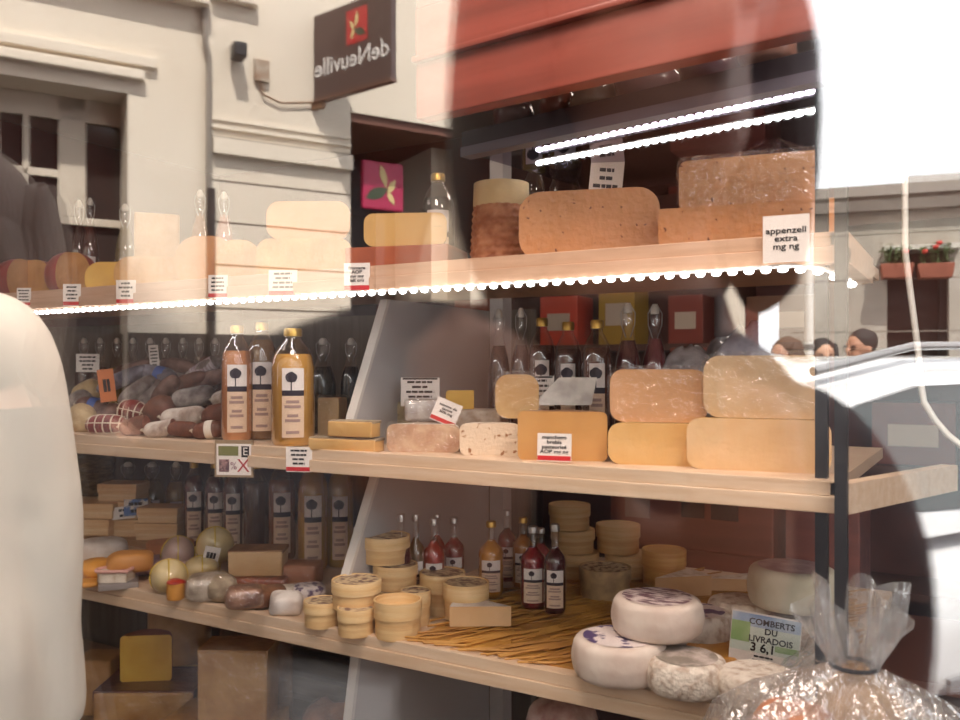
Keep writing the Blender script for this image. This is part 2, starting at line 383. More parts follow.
def person(label, loc, rz, H=1.7, top='2a2a30', legs='22242c', hairc='2a1d16', skin='c99a80', long_hair=False, arms=None, coat_len=.78, top_fat=1.0, voxel=.009, hair_w=1.0, drop=0.0):
    """stands at loc facing -y (before rz). arms: per side (elbow, wrist, hand direction)"""
    k = H/1.7; P = thing('person', label, 'person', loc, rz)
    body = []; cloth = []
    J = lambda x, y, z: (x*k, y*k, z*k)
    spine = [J(0, 0, .9), J(0, .01, 1.08), J(0, 0, 1.28), J(0, .01, 1.4)]
    body.append([q+(r*k, r2*k) for q, r, r2 in zip(spine+[J(0, .0, 1.5), J(0, -.015, 1.58)], (.15, .13, .15, .1, .052, .06), (.11, .1, .11, .085, .052, .06))])
    f = top_fat
    zl = coat_len
    cloth.append([q+(r*k*f, r2*k*f) for q, r, r2 in zip([J(0, .0, zl)]+([J(0, 0, .9)] if zl < .85 else [])+spine[1:]+[J(0, .01, 1.455)], ((.27,) if zl < .5 else (.205,) if zl < .85 else (.175,))+((.235,) if zl < .5 else (.185,) if zl < .85 else ())+((.225, .2, .135, .07) if zl < .5 else (.165, .178, .13, .07)), ((.25,) if zl < .5 else (.15,) if zl < .85 else (.14,))+((.215,) if zl < .5 else (.14,) if zl < .85 else ())+((.2, .17, .11, .068) if zl < .5 else (.13, .135, .105, .068)))])
    for sx in (-1, 1):
        sh = J(sx*.175, .01, 1.39-(drop if sx < 0 else 0))
        if arms: el, wr, hd = arms[0 if sx < 0 else 1]
        else: el, wr, hd = J(sx*.235, .03, 1.12), J(sx*.245, -.06, .88), (0, -.15, -1)
        body.append([J(sx*.08, .01, 1.37)+(.07*k,), sh+(.062*k,), lerp3(sh, el, .5)+(.05*k,), el+(.042*k,), lerp3(el, wr, .4)+(.042*k,), wr+(.029*k,)])
        cloth.append([J(sx*.06, .01, 1.38)+(.085*k*f,), sh+(.078*k*f,), lerp3(sh, el, .5)+(.068*k*f,), el+(.06*k*f,), lerp3(el, wr, .5)+(.056*k*f,), lerp3(el, wr, 1.04)+(.044*k*f,)])
        d = Vector(hd).normalized(); w = Vector(wr); side = d.cross(Vector((0, 1, 0)) if abs(d.y) < .8 else Vector((0, 0, 1))).normalized(); nrm = side.cross(d)
        pc = w+d*.05*k
        body.append([tuple(w)+(.028*k,), tuple(pc)+(.037*k, .018*k), tuple(w+d*.085*k)+(.036*k, .015*k)])
        for i, (o_, ln) in enumerate(((-.028, .062), (-.01, .074), (.01, .07), (.027, .055))):
            b0 = w+d*.075*k+side*o_*k; b1 = b0+(d*ln*.5+nrm*.006)*k; b2 = b0+(d*ln*.95+nrm*.022)*k
            body.append([tuple(b0)+(.0105*k,), tuple(b1)+(.0098*k,), tuple(b2)+(.0082*k,)])
        tb = w+d*.03*k-side*.022*k; body.append([tuple(tb)+(.013*k,), tuple(tb+(d*.025-side*.028+nrm*.012)*k)+(.011*k,), tuple(tb+(d*.055-side*.033+nrm*.022)*k)+(.009*k,)])
        body.append([J(sx*.085, 0, .92)+(.1*k,), J(sx*.09, -.005, .7)+(.08*k,), J(sx*.092, -.01, .5)+(.058*k,), J(sx*.094, .02, .32)+(.056*k,), J(sx*.095, .025, .1)+(.038*k,)])
        body.append([J(sx*.095, .03, .05)+(.045*k,), J(sx*.1, -.05, .045)+(.042*k,), J(sx*.104, -.13, .032)+(.032*k,)])
    hc = Vector(J(0, -.02, 1.62))
    def head(bm):
        blob(bm, hc+Vector((0, .012, .015))*k, .076*k, .097*k, .1*k, 24, 16)
        blob(bm, hc+Vector((0, -.028, -.05))*k, .056*k, .062*k, .07*k, 20, 12)          # jaw
        blob(bm, hc+Vector((0, -.098, -.018))*k, .014*k, .02*k, .026*k, 12, 8)           # nose
        blob(bm, hc+Vector((0, -.086, -.062))*k, .024*k, .01*k, .009*k, 12, 8)           # lips
        for s_ in (-1, 1):
            blob(bm, hc+Vector((s_*.078, .01, -.012))*k, .01*k, .022*k, .033*k, 12, 8)   # ears
            blob(bm, hc+Vector((s_*.034, -.07, .022))*k, .022*k, .014*k, .008*k, 12, 8)  # brows
    M_sk = mat('skin_'+skin, skin, rough=.5, sss=.05)
    b = link_mesh(skin_mesh(body, voxel, head), 'body', M_sk, P)
    cm = skin_mesh(cloth, voxel*1.3); amp = .013 if coat_len < .5 else .007
    nrm_ = [v.normal.copy() for v in cm.vertices]
    for v, nv in zip(cm.vertices, nrm_):
        p = v.co; q = noise.noise(Vector((p.x*7+p.z*2.2, p.y*7, p.z*2.0)))+.5*noise.noise(Vector((p.x*15-p.z*6, p.y*15, p.z*5+3)))
        v.co = p+nv*amp*1.2*(q-.2)
    link_mesh(cm, 'coat' if coat_len < .7 else 'jacket', mat('cloth_'+top, top, rough=.85, bump=.9 if coat_len < .5 else .25, bscale=7, stretch=(1.6, 1.6, .7)), P)
    lg = []
    for sx in (-1, 1): lg.append([J(sx*.07, 0, .95)+(.125*k,), J(sx*.09, -.005, .7)+(.095*k,), J(sx*.093, -.01, .5)+(.074*k,), J(sx*.095, .02, .3)+(.07*k,), J(sx*.097, .025, .1)+(.06*k,)])
    link_mesh(skin_mesh(lg, voxel*1.3), 'trousers', mat('cloth_'+legs, legs, rough=.9), P)
    for sx in (-1, 1):
        bm = bmesh.new(); blob(bm, J(sx*.1, -.045, .045), .053*k, .14*k, .047*k, 16, 10, .8); finish(bm, 'shoe', mat('shoe_leather', '1d1a19', rough=.4), P, smooth=180)
        bm = bmesh.new(); blob(bm, hc+Vector((sx*.031, -.078, .004))*k, .011*k, .008*k, .006*k, 10, 8); finish(bm, 'eye', mat('eye_dark', '241a17', rough=.2), b, smooth=180)
    bm = bmesh.new()
    blob(bm, hc+Vector((0, .03, .04))*k, .089*k*hair_w, .098*k*hair_w, .092*k, 22, 14, 1, wob=.015)
    if long_hair:
        blob(bm, hc+Vector((0, .055, -.05))*k, .1*k*hair_w, .07*k, .14*k, 20, 12, .9, wob=.02)
        for s_ in (-1, 1): blob(bm, hc+Vector((s_*.082*hair_w, .01, -.04))*k, .03*k*hair_w, .05*k, .13*k, 14, 10, .9, wob=.03)
    finish(bm, 'hair', mat('hair_'+hairc, hairc, rough=.6, bump=.4, bscale=60, stretch=(4, 4, .6)), P, smooth=180)
    return P
# ================================================================== the shop shell
def gl(u, o=0.0): p = GN*(GD+o)+GT*u; return (p.x, p.y)
XL, XR, YB, CH = -4.4, 2.5, 4.1, 2.72
plan = [gl(-4.5), gl(2.55), (XR, YB), (XL, YB)]
bm = bmesh.new(); prism(bm, plan, -.06, 0); struct(finish(bm, 'floor', mat('shop_floor_tiles', '8d7f74', '77695f', 3, .5)))
bm = bmesh.new(); prism(bm, plan, CH, 4.2); struct(finish(bm, 'ceiling', mat('ceiling_paint', 'b9aca0', rough=.8)))
M_wallin = mat('shop_wall_dark_red', '6b3a30', '54302a', 2.5, .7)
struct(boxo('wall_back', XL-.1, XR+.1, YB, YB+.12, -.06, 4.2, M_wallin))
struct(boxo('wall_left', XL-.12, XL, gl(-4.5)[1], YB, -.06, 4.2, M_wallin))
struct(boxo('wall_right', XR, XR+.12, gl(2.55)[1], YB, -.06, 4.2, M_wallin))
M_fascia = mat('shopfront_paint', '7a2f26', rough=.45)
bm = bmesh.new(); prism(bm, [gl(-4.5, -.08), gl(2.55, -.08), gl(2.55, .08), gl(-4.5, .08)], 2.55, 4.2); struct(finish(bm, 'wall_front', M_fascia))
bm = bmesh.new(); prism(bm, [gl(-4.5, -.06), gl(2.55, -.06), gl(2.55, .06), gl(-4.5, .06)], -.05, .22); struct(finish(bm, 'sill_front', M_fascia))
bm = bmesh.new(); prism(bm, [gl(-4.45, 0), gl(2.5, 0), gl(2.5, .008), gl(-4.45, .008)], .22, 2.55)
struct(finish(bm, 'window_1', M_window))
bm = bmesh.new(); prism(bm, [gl(-4.5), gl(-.2), (-.2+.9, YB), (XL, YB)], 4.2, 7.8); struct(finish(bm, 'wall_sun_block', mat('sun_block_render', 'c9bfae', rough=.8)))  # unseen block added above the shop to shade street and lower facade
# back of the display, left of the divider
struct(boxo('wall_display', XL, -1.29, 2.58, 2.62, 0, 1.62, mat('display_back_boards', '6f665b', '5f564c', 5, .7, stretch=(8, 1, .5))))

# ================================================================== shelves, divider, posts
FY = 1.5                                                   # plane of the shelf fronts
ZT, ZM, ZL, ZB = 1.642, 1.231, .827, .16
def shelf(label, z, depth, xr=-.19, flare=0.0, th=.05, m=M_wood, lip=True):
    t = thing('display_shelf', label, 'shelf', (0, 0, 0))
    bm = bmesh.new(); prism(bm, [(-3.6, FY+.012), (xr-.004, FY+.012), (xr+.01, FY+depth), (-3.6, FY+depth)], z-.024, z)
    finish(bm, 'board', m, t)
    if lip:
        bm = bmesh.new(); box(bm, -3.6, xr, FY, FY+.02, z-.022, z+.003, .002); finish(bm, 'front_edge', m, t)
        bm = bmesh.new(); box(bm, -3.6, xr+.018, FY-.004, FY+.03, z-th, z-.022, .002); finish(bm, 'front_rail', m, t)
        bm = bmesh.new(); prism(bm, [(xr-.01, FY+.0), (xr+.018, FY+.0), (xr+.018+flare, FY+.4), (xr-.01+flare, FY+.4)], z-th, z-.0)
        finish(bm, 'end_rail', m, t)
    return t
shelf('pale wooden top shelf carrying large cut cheeses, lights under its edge', ZT, .62, m=mat('pale_shelf_wood_top', 'dcb598', 'cfa88a', 6, .5, stretch=(1, 12, 12)))
shelf('pale wooden middle shelf carrying sausages, bottles and cheese wheels', ZM, .72, flare=.15)
shelf('deep pale wooden lower shelf carrying round cheese boxes and straw', ZL, 1.0)
boxo_ = shelf('low bottom deck under the lower shelf holding wrapped cheese blocks', ZB, 1.0, lip=False, m=mat('bottom_deck_wood', 'a98a6c', '98795d', 6, .6, stretch=(1, 12, 12)))
PX = -1.262
def divider(label, z0, z1, yf0, yf1):
    t = thing('shelf_divider', label, 'divider', (PX, 0, 0))
    bm = bmesh.new()
    a = [bm.verts.new((0, y, z)) for y, z in ((yf0, z0), (2.24, z0), (2.24, z1), (yf1, z1))]
    b = [bm.verts.new((-.022, y, z)) for y, z in ((yf0, z0), (2.24, z0), (2.24, z1), (yf1, z1))]
    bm.faces.new(a); bm.faces.new(b[::-1])
    for i in range(4): bm.faces.new((a[i], b[i], b[(i+1) % 4], a[(i+1) % 4]))
    finish(bm, 'panel', M_panel, t)
    bm = bmesh.new()
    vs = [bm.verts.new(p) for p in ((.001, yf0-.005, z0), (-.023, yf0-.005, z0), (-.023, yf1-.005, z1), (.001, yf1-.005, z1), (.001, yf0+.006, z0), (-.023, yf0+.006, z0), (-.023, yf1+.006, z1), (.001, yf1+.006, z1))]
    for f in ((0, 1, 2, 3), (4, 7, 6, 5), (0, 4, 5, 1), (1, 5, 6, 2), (2, 6, 7, 3), (3, 7, 4, 0)): bm.faces.new([vs[i] for i in f])
    finish(bm, 'edge_strip', mat('light_edge_band', 'd8d2cb', rough=.5), t)
divider('grey sloping divider panel between top and middle shelves', ZM, ZT-.05, 1.56, 1.73)
divider('grey sloping divider panel behind the round wooden boxes on lower shelf', ZL, ZM-.05, 1.52, 1.70)
divider('grey sloping divider panel under the lower shelf', ZB, ZL-.05, 1.5, 1.62)
tag(boxo('shelf_post', PX-.0, PX+.045, 2.245, 2.3, 0, 2.1, M_panel), 'grey upright post behind the divider panels', 'post')
x, t_, s, _ = at_y(822, 1.56)
tag(boxo('corner_post', x-.01, x+.01, 1.55, 1.57, 0, 2.0, M_dark), 'black corner post behind the end of the middle shelf edge', 'post')
x, t_, s, _ = at_y(841.5, 1.475)
tag(boxo('corner_post', x-.0095, x+.0095, 1.465, 1.485, 0, 2.0, M_dark), 'black corner post in front of the shelf ends', 'post')

# LED strips
M_led = mat('led_white', 'ffffff', emit=20)
def led(label, pts, n, r=.0085):
    t = thing('light_strip', label, 'light strip', pts[0])
    O = Vector(pts[0]); P = [Vector(p)-O for p in pts]
    bm = bmesh.new(); tube(bm, [p+Vector((0, .004, .006)) for p in P], .004, 6); finish(bm, 'tape', mat('led_tape', 'dcd8d4', rough=.4), t)
    L = [0]
    for a, b in zip(P, P[1:]): L.append(L[-1]+(b-a).length)
    bm = bmesh.new(); blob(bm, (0, 0, 0), r, r*.7, r*.62, 10, 6); first = finish(bm, 'diode', M_led, t, smooth=180)
    for i in range(n):
        d = L[-1]*i/(n-1); j = max(k for k in range(len(L)-1) if L[k] <= d+1e-9)
        p = P[j]+(P[j+1]-P[j])*((d-L[j])/(L[j+1]-L[j]))
        if i == 0: o = first
        else: o = first.copy(); COL.objects.link(o); o.parent = t
        o.location = p
    return t
led('long white LED strip glowing under the front edge of the top shelf', [(-2.9, FY+.006, ZT-.062), (-.26, FY-.006, ZT-.056), (-.21, FY-.004, ZT-.064), (-.17, FY+.01, ZT-.085)], 99)

# ================================================================== canopy over the top shelf, turned a little off the shelves
AH = math.radians(9.8)
def hood(x, y, z): return (-.209-x*math.cos(AH)-y*math.sin(-AH)*-1, 1.45+x*math.sin(AH)+y*math.cos(AH), z)
def hbox(name, x0, x1, y0, y1, z0, z1, m, parent=None, bev=0):
    return boxo(name, x0, x1, y0, y1, z0, z1, m, parent, bev)
ch = thing('display_canopy', 'dark canopy rail with mirrored underside above the top shelf', 'canopy', (-.209, 1.45, 0), -AH)
hbox('rail', -.76, .0, 0, .03, EYE+.478, EYE+.512, mat('canopy_dark_rail', '3a333b', rough=.4), ch)
hbox('lower_lip', -.76, .0, -.004, .03, EYE+.458, EYE+.478, mat('canopy_grey_lip', '77717e', rough=.35), ch)
hbox('mirror_underside', -.76, .0, .03, .7, EYE+.470, EYE+.478, mat('dark_mirror', '8d7f9a', rough=.04, metal=1.0), ch)
led('white LED strip glowing under the mirrored canopy', [(-.83, 1.70, EYE+.455), (-.17, 1.575, EYE+.452)], 36)
cw = thing('wooden_cornice', 'red-brown wooden cornice boards above the canopy', 'cornice', (-.25, 1.34, 0), -math.radians(6))
M_redwood = mat('red_brown_wood', '96483a', '7d3a2e', 3, .4, stretch=(.6, 8, 8))
hbox('lower_board', -.72, .05, 0, .04, EYE+.50, EYE+.61, M_redwood, cw, .003)
hbox('moulding', -.72, .05, -.015, .04, EYE+.61, EYE+.622, M_redwood, cw, .004)
hbox('upper_board', -.72, .05, -.002, .04, EYE+.622, EYE+.72, M_redwood, cw, .003)
hbox('top_board', -.72, .05, .0, .04, EYE+.72, EYE+.9, mat('red_brown_wood_dull', '7b5348', '6b463c', 3, .5, stretch=(.6, 8, 8)), cw, .003)
# paper and film parcels lying on the canopy
for i, (px, w, c, lb) in enumerate(((508, 40, '6a3a33', 'dark red wrapped sausage parcel on canopy, left end'), (550, 34, '9a5a48', 'orange-brown wrapped parcel on canopy'), (590, 46, 'a89a88', 'pale wrapped dried ham piece on canopy'),
                               (640, 60, '8d6a72', 'mauve plastic parcel on canopy beside a folded paper'), (705, 56, '7c5560', 'purple-red parcel on canopy'), (765, 54, '9b6f60', 'brown-pink parcel on canopy, right end'))):
    x, t_, s, rz = at_y(px, 1.56-.13*(px-640)/300)
    y = 1.56-.13*(px-640)/300+.03
    bm = bmesh.new(); blob(bm, (0, 0, .035), w*s*.55, .05, .035, 20, 12, .8, wob=.06, seed=i)
    o = tag(finish(bm, 'wrapped_parcel', mat('parcel_'+c, c, rough=.3, coat=.8, coatbump=.5, bscale=40), None, (x, y, EYE+.512), (0, 0, rz), smooth=180), lb, 'parcel', 'parcels on the canopy')

# ================================================================== the shop behind
M_crate = mat('red_brown_crate', '8b4a38', '743b2d', 3, .55, stretch=(.5, 6, 6))
ct = thing('back_counter', 'dark wooden counter behind the display carrying wooden crates', 'counter', (-.35, 3.05, 0))
boxo('counter_body', -1.2, 1.4, -.3, .35, 0, .5, mat('counter_dark', '4a2c25', rough=.6), ct); boxo('counter_top', -1.25, 1.45, -.33, .38, .5, .53, mat('counter_top_wood', '6b4032', rough=.5), ct)
def crate(label, px, y, w, z0, z1, marks):
    x, t_, s, rz = at_y(px, y); W = w*s
    t = thing('wooden_crate', label, 'crate', (x, y+.16, z0))
    boxo('crate_body', -W/2, W/2, -.16, .16, 0, z1-z0, M_crate, t, .006)
    for a, b, h0, h1, c in marks: boxo('printed_mark', -W/2+W*a, -W/2+W*b, -.163, -.159, (z1-z0)*h0, (z1-z0)*h1, mat('crate_mark_'+c, c, rough=.6), t)
crate('red-brown crate with a white label and two black marks, upper of pair on back counter', 688, 2.86, 165, .80, 1.12, [(.1, .26, .3, .7, '8d6a58'), (.46, .6, .35, .65, '33231f'), (.64, .8, .35, .65, '33231f')])
crate('darker red-brown crate under the marked crate on back counter', 692, 2.87, 150, .53, .80, [])
crate('pinkish red crate at right end of back counter beside black posts', 822, 2.86, 70, .53, .98, [])
crate('red crate with a shop paper behind the tall swing-top bottles', 716, 3.3, 95, .53, 1.5, [(.3, .8, .75, .88, '9c6a60')])
bs = thing('back_rack', 'dark shelving along the back wall of the shop', 'shelving', (0, 3.75, 0))
for z in (.5, 1.0, 1.5, 2.0): boxo('shelf_board', -4.2, 2.3, 0, .33, z, z+.03, mat('back_shelf_wood', '5a3a30', rough=.6), bs)
for x in (-4.2, -3.1, -2.0, -.9, .2, 1.3, 2.27): boxo('upright', x, x+.03, 0, .33, 0, 2.3, mat('back_shelf_wood', '5a3a30'), bs)
for i, (x, z, w, h, c, nm) in enumerate(((-1.75, 1.53, .2, .24, 'd24a30', 'orange-red'), (-1.45, 1.53, .18, .3, 'b08a2a', 'mustard yellow'), (-1.12, 1.53, .16, .22, '8c3b2c', 'dark red'), (-.7, 1.53, .3, .2, '6f4a33', 'brown'), (-2.6, 1.53, .3, .2, '8a3a30', 'maroon'), (-2.25, 1.53, .2, .25, 'a05540', 'rust'),
                                (-.2, 1.03, .3, .25, '7c4034', 'brick red'), (.4, 1.03, .3, .2, '8d6a50', 'tan'), (-1.6, 1.03, .3, .2, '573226', 'dark brown'), (-2.5, 1.03, .3, .22, '70402f', 'chestnut'))):
    t = thing('grocery_box', nm+' grocery box on the back wall shelving', 'box', (x, 3.9, z+.001), 0, 'boxes on the back wall')
    boxo('carton', -w/2, w/2, -.1, .1, 0, h, mat('carton_'+c, c, rough=.5), t, .004); boxo('front_label', -w*.3, w*.3, -.103, -.099, h*.3, h*.65, mat('carton_label', 'cbb8a4', rough=.6), t)
# added fill lights on the unseen ceiling, brightening shelves and shop
def lamp(label, x, y, z, power, size=.5, col=(1, .83, .72)):
    t = thing('added_fill_light', label, 'fill light', (x, y, z))
    bm = bmesh.new(); box(bm, -size/2-.03, size/2+.03, -size/2-.03, size/2+.03, .004, .04); finish(bm, 'housing', M_white, t)
    l = bpy.data.lights.new('lamp', 'AREA'); l.energy = power; l.size = size; l.color = col
    o = bpy.data.objects.new('lamp', l); COL.objects.link(o); o.parent = t
W_IN = 21
lamp('added square fill light above the left of the display', -2.3, .9, CH-.04, 2)
lamp('added square fill light above the middle of the display', -.75, .75, CH-.04, W_IN)
lamp('added square fill light above the right of the display', .3, .95, CH-.04, W_IN)
lamp('added square fill light above the back counter', -.6, 3.0, CH-.04, 5)
# spot bulbs seen at the far left
for px, py, y, lb in ((37, 191, 2.9, 'small bright spot lamp hanging above the red cheeses'), (85, 204, 3.2, 'small warm spot lamp hanging behind two labelled bottles'), (95, 203, 3.2, 'small warm spot lamp hanging right of the other behind bottles')):
    x, t_, s, rz = at_y(px, y); z = zz(py, t_)
    t = thing('spot_lamp', lb, 'lamp', (x, y, z))
    bm = bmesh.new(); blob(bm, (0, 0, 0), .016, .016, .02, 12, 8); finish(bm, 'bulb', mat('bulb_warm', 'ffe9c8', emit=9), t, smooth=180)
    bm = bmesh.new(); lathe(bm, [(0, .018), (.012, .018), (.012, .05), (0, .05)], 10); tube(bm, [(0, 0, .05), (0, 0, CH-z)], .003, 5); finish(bm, 'cord', M_dark, t)
# ================================================================== cheeses: materials
PASTE = dict(yellow=mat('paste_yellow', 'dcb377', 'cf9f5e', 9, .45, bump=.25, bscale=45, sss=.1), gold=mat('paste_gold', 'd2a264', 'b98549', 12, .5, bump=.25, bscale=50, sss=.1), pale=mat('paste_pale', 'e6cba0', 'd8b988', 10, .5, bump=.25, bscale=40, sss=.1),
             orange=mat('paste_orange', 'd69a62', 'c98b54', 12, .5, bump=.1, sss=.1), white=mat('paste_white', 'efe0c4', 'e6d2ae', 20, .5, bump=.1, sss=.1), holes=mat('paste_orange_speckled', 'd3935f', '7a4626', 85, .45, lo=.67, hi=.73, detail=1.5, bump=.35, bscale=60, coat=.35, sss=.1),
             ivory=mat('paste_ivory', 'e0bc90', 'd4ab78', 9, .45, bump=.25, bscale=45, sss=.1), bright=mat('paste_bright_yellow', 'ecc05a', 'dcac48', 10, .5, bump=.1, sss=.1))
RIND = dict(red=mat('rind_red_wax', 'a3261f', '8a1d19', 6, .35), brown=mat('rind_brown', '9c7350', '7d573a', 22, .7, bump=.3), tan=mat('rind_tan', 'd3a46a', 'c08f58', 18, .6, bump=.2), grey=mat('rind_grey_mould', 'b5a58c', '8c7a66', 40, .8, bump=.5),
            bloom=mat('rind_white_bloom', 'e2d6c6', 'b89f86', 34, .85, bump=.5, lo=.4, hi=.7), straw=mat('rind_straw', 'e0b878', 'd0a566', 20, .55, bump=.2), green=mat('rind_green_black', '5a5236', '3c3626', 30, .7, bump=.3), dark=mat('rind_dark_brown', '6a4632', '4c3024', 25, .6, bump=.4),
            pink=mat('rind_washed_pink', 'c98a64', 'b97753', 20, .6, bump=.3), white=mat('rind_white_paper', 'ece4dc', 'd5c6bb', 26, .7, bump=.4), orange=mat('rind_orange', 'e0a04a', 'd08f3c', 14, .5, bump=.2), redrind=mat('rind_red_brown', 'b5623f', '9c4f33', 10, .5, bump=.2))

# ---------------------------------------------------------------- top shelf
y = 1.62
for px, w, pt, lb in ((28, 62, 252, 'red waxed cheese wheel with cut pale face at far left of top shelf'), (72, 50, 247, 'red waxed cheese wheel with cut yellow face beside two labelled bottles')):
    x, t_, s, rz = at_y(px, y+.1); r = w*s*.5
    bm = bmesh.new(); h = (294-pt)*s
    pr = wheel_profile(r, h, h*.48, 8)
    o = cheese('red_cheese', lb, 'cheese', (x, y+.1, ZT), rz-1.0, r, h, h*.48, RIND['red'], PASTE['gold'], PI*.05, PI*1.62)
half('cheese_half', 'pale yellow half cheese behind a price card right of the red cheeses', 112, 258, 292, 52, 1.7, ZT, RIND['straw'], PASTE['bright'], round_=.45)
half('cheese_half', 'low golden half cheese in front of the tall block on top shelf', 150, 255, 290, 70, 1.66, ZT, RIND['straw'], PASTE['gold'], round_=.45)
x, t_, s, rz = at_y(157, 1.9); slab('cheese_block', 'tall golden cheese block standing behind the half cheeses, left of top shelf', (x, 1.9, ZT), rz, 42*s, .12, 85*s, .008, PASTE['gold'])
half('cheese_half', 'tall round-topped pinkish half cheese, left of the twin stacked halves', 205, 232, 286, 58, 1.7, ZT, RIND['pink'], PASTE['orange'], round_=.4)
half('cheese_half', 'narrow golden half cheese just left of the twin stacked halves', 238, 235, 284, 46, 1.72, ZT, RIND['straw'], PASTE['gold'], round_=.4)
zb = half('cheese_half', 'wide golden half cheese, lower of the stack of two on top shelf', 304, 236, 280, 96, 1.68, ZT, RIND['straw'], PASTE['gold'], round_=.3)
x, t_, s, rz = at_y(304, 1.68); h1 = 44*s
half('cheese_half', 'orange half cheese, upper of the stack of two on top shelf', 308, 198, 236, 84, 1.7, ZT+h1+.001, RIND['straw'], PASTE['orange'], round_=.35)
half('cheese_half', 'small pale cone-topped cheese behind the stack of two', 300, 170, 225, 50, 2.02, ZT, RIND['bloom'], PASTE['white'], round_=.3)
# slab pair seen through the reflected shop doorway
x, t_, s, rz = at_y(398, 1.66); h0 = 27*s
o = slab('cheese_slab', 'long low cheese slab with red-brown rind, under the rounded one with cracks', (x, 1.70, ZT), rz*.4, 108*s, .16, h0, .004, RIND['redrind'])
half('cheese_half', 'rounded yellow half cheese with cracks lying on the red-brown slab', 405, 207, 240, 84, 1.645, ZT+h0+.001, RIND['tan'], mat('paste_cracked', 'd6ab66', '5c452c', 26, .5, lo=.66, hi=.7, detail=5, stretch=(.6, 1, 2.2)), round_=.28)
x, t_, s, rz = at_y(352, 1.85); wedge('cheese_wedge', 'small orange wedge behind the left end of the red-brown slab', (x-.02, 1.84, ZT), rz+1, .1, .1, .7, RIND['orange'], PASTE['orange'])
# basket-weave cheese
x, t_, s, rz = at_y(497, 1.66); r = 31*s; hh = 62*s
bm = bmesh.new(); pr = []
for i in range(41):
    z = hh*i/40; pr.append((r*(1.02-.12*i/40)+.0018*math.sin(i*2*PI/4.4), z))
lathe(bm, [(0, 0)]+pr+[(0, hh)], 120)
for v in bm.verts:
    rr = math.hypot(v.co.x, v.co.y)
    if rr > r*.6:
        k = 1+.022*math.sin(math.atan2(v.co.y, v.co.x)*20)*(1 if int(v.co.z/hh*10) % 2 else -1); v.co.x *= k; v.co.y *= k
o = tag(finish(bm, 'basket_cheese', mat('basket_rind', 'c68a66', 'a1603f', 40, .6, bump=.3), None, (x, 1.68, ZT), (0, 0, 0), smooth=180), 'tall brown cheese with a basket-weave rind and pale wedge on top', 'cheese')
bm = bmesh.new(); lathe(bm, [(0, 0), (r*.9, 0), (r*.92, .004), (r*.9, 24*s), (0, 24*s)], 32); finish(bm, 'pale_top', PASTE['pale'], o, (0, 0, hh-.001), smooth=40)
half('cheese_half', 'big orange speckled half cheese in the middle of the top shelf', 588, 193, 262, 141, 1.60, ZT, RIND['tan'], PASTE['holes'], round_=.32)
x, t_, s, rz = at_y(745, 1.60); h0 = 42*s
half('cheese_half', 'wide orange half wheel, lower of two at right end of top shelf', 745, 206, 250, 172, 1.60, ZT, RIND['pink'], PASTE['holes'], round_=.08)
o = half('cheese_half', 'orange half wheel wrapped in film, upper of two at right end of top shelf', 748, 154, 205, 136, 1.63, ZT+h0+.003, RIND['pink'], PASTE['holes'], round_=.16, film=True)
x2, t2, s2, rz2 = at_y(770, 1.68)
bm = bmesh.new(); n = 26
top = Vector((0, 0, 24*s2)); ring = [bm.verts.new((math.cos(2*PI*k/n)*.1*(1+.2*(k % 2)), math.sin(2*PI*k/n)*.07*(1+.2*(k % 2)), .0)) for k in range(n)]
r2 = [bm.verts.new((v.co.x*.45, v.co.y*.45, 10*s2+.006*(k % 2))) for k, v in enumerate(ring)]; r3 = [bm.verts.new((v.co.x*.1, v.co.y*.1, 24*s2)) for v in ring]
for A, B in ((ring, r2), (r2, r3)):
    for k in range(n): bm.faces.new((A[k], A[(k+1) % n], B[(k+1) % n], B[k]))
wz = ZT+h0+.003+51*s
pw = finish(bm, 'gathered_film', M_film, None, (x2, 1.70, wz), smooth=30); pw.parent = o; pw.matrix_parent_inverse = Matrix.LocRotScale(o.location, o.rotation_euler, None).inverted()
# bottles on the top shelf
def btl(label, px, pt, pb, w, y, zb, col, style='juice', **kw):
    x, t_, s, rz = at_y(px, y)
    return bottle('bottle', label, (x, y, zb), rz, w*s/2, (pb-pt)*s if pb else zz(pt, t_)-zb, col, style, **kw)
G1 = 'bottles at the back of the top shelf'
btl('brown bottle with white label behind the red cheeses, left of a pair', 79, 200, None, 17, 1.98, ZT, '4b2a22', 'swing', group=G1, labw=1.2)
btl('brown bottle with white label behind the red cheeses, right of a pair', 90, 198, None, 17, 1.94, ZT, '50281f', 'swing', group=G1, labw=1.2)
btl('olive bottle with white label left of the tall golden block', 125, 204, None, 20, 1.98, ZT, '7d6a3a', 'swing', group=G1, labw=1.0)
btl('amber swing-top bottle behind the reflected drainpipe', 200, 190, None, 20, 1.98, ZT, 'a3683a', 'swing', group=G1)
btl('rose swing-top bottle right of the amber one', 224, 192, None, 20, 1.98, ZT, 'b5705c', 'swing', group=G1)
btl('dark bottle with gold cap behind the cracked half cheese', 438, 174, None, 34, 1.98, ZT, '2a2026', 'juice', group=G1)
btl('olive clear-shouldered bottle behind the speckled half cheese, left one', 534, 160, None, 26, 1.95, ZT, '8c7430', 'juice', group=G1, fill=.7)
btl('olive clear-shouldered bottle behind the speckled half cheese, right one', 565, 158, None, 34, 1.95, ZT, '84702e', 'juice', group=G1, fill=.7)
x, t_, s, rz = at_y(597, 1.82); card('note_card', 'beige note card standing behind the speckled half cheese', (x, 1.82, ZT), rz, 33*s, (368-158)/850*t_-.222, None, 12, False, roll=.1, seed=9, m=mat('beige_card', 'd9c0ae'), cat='note')
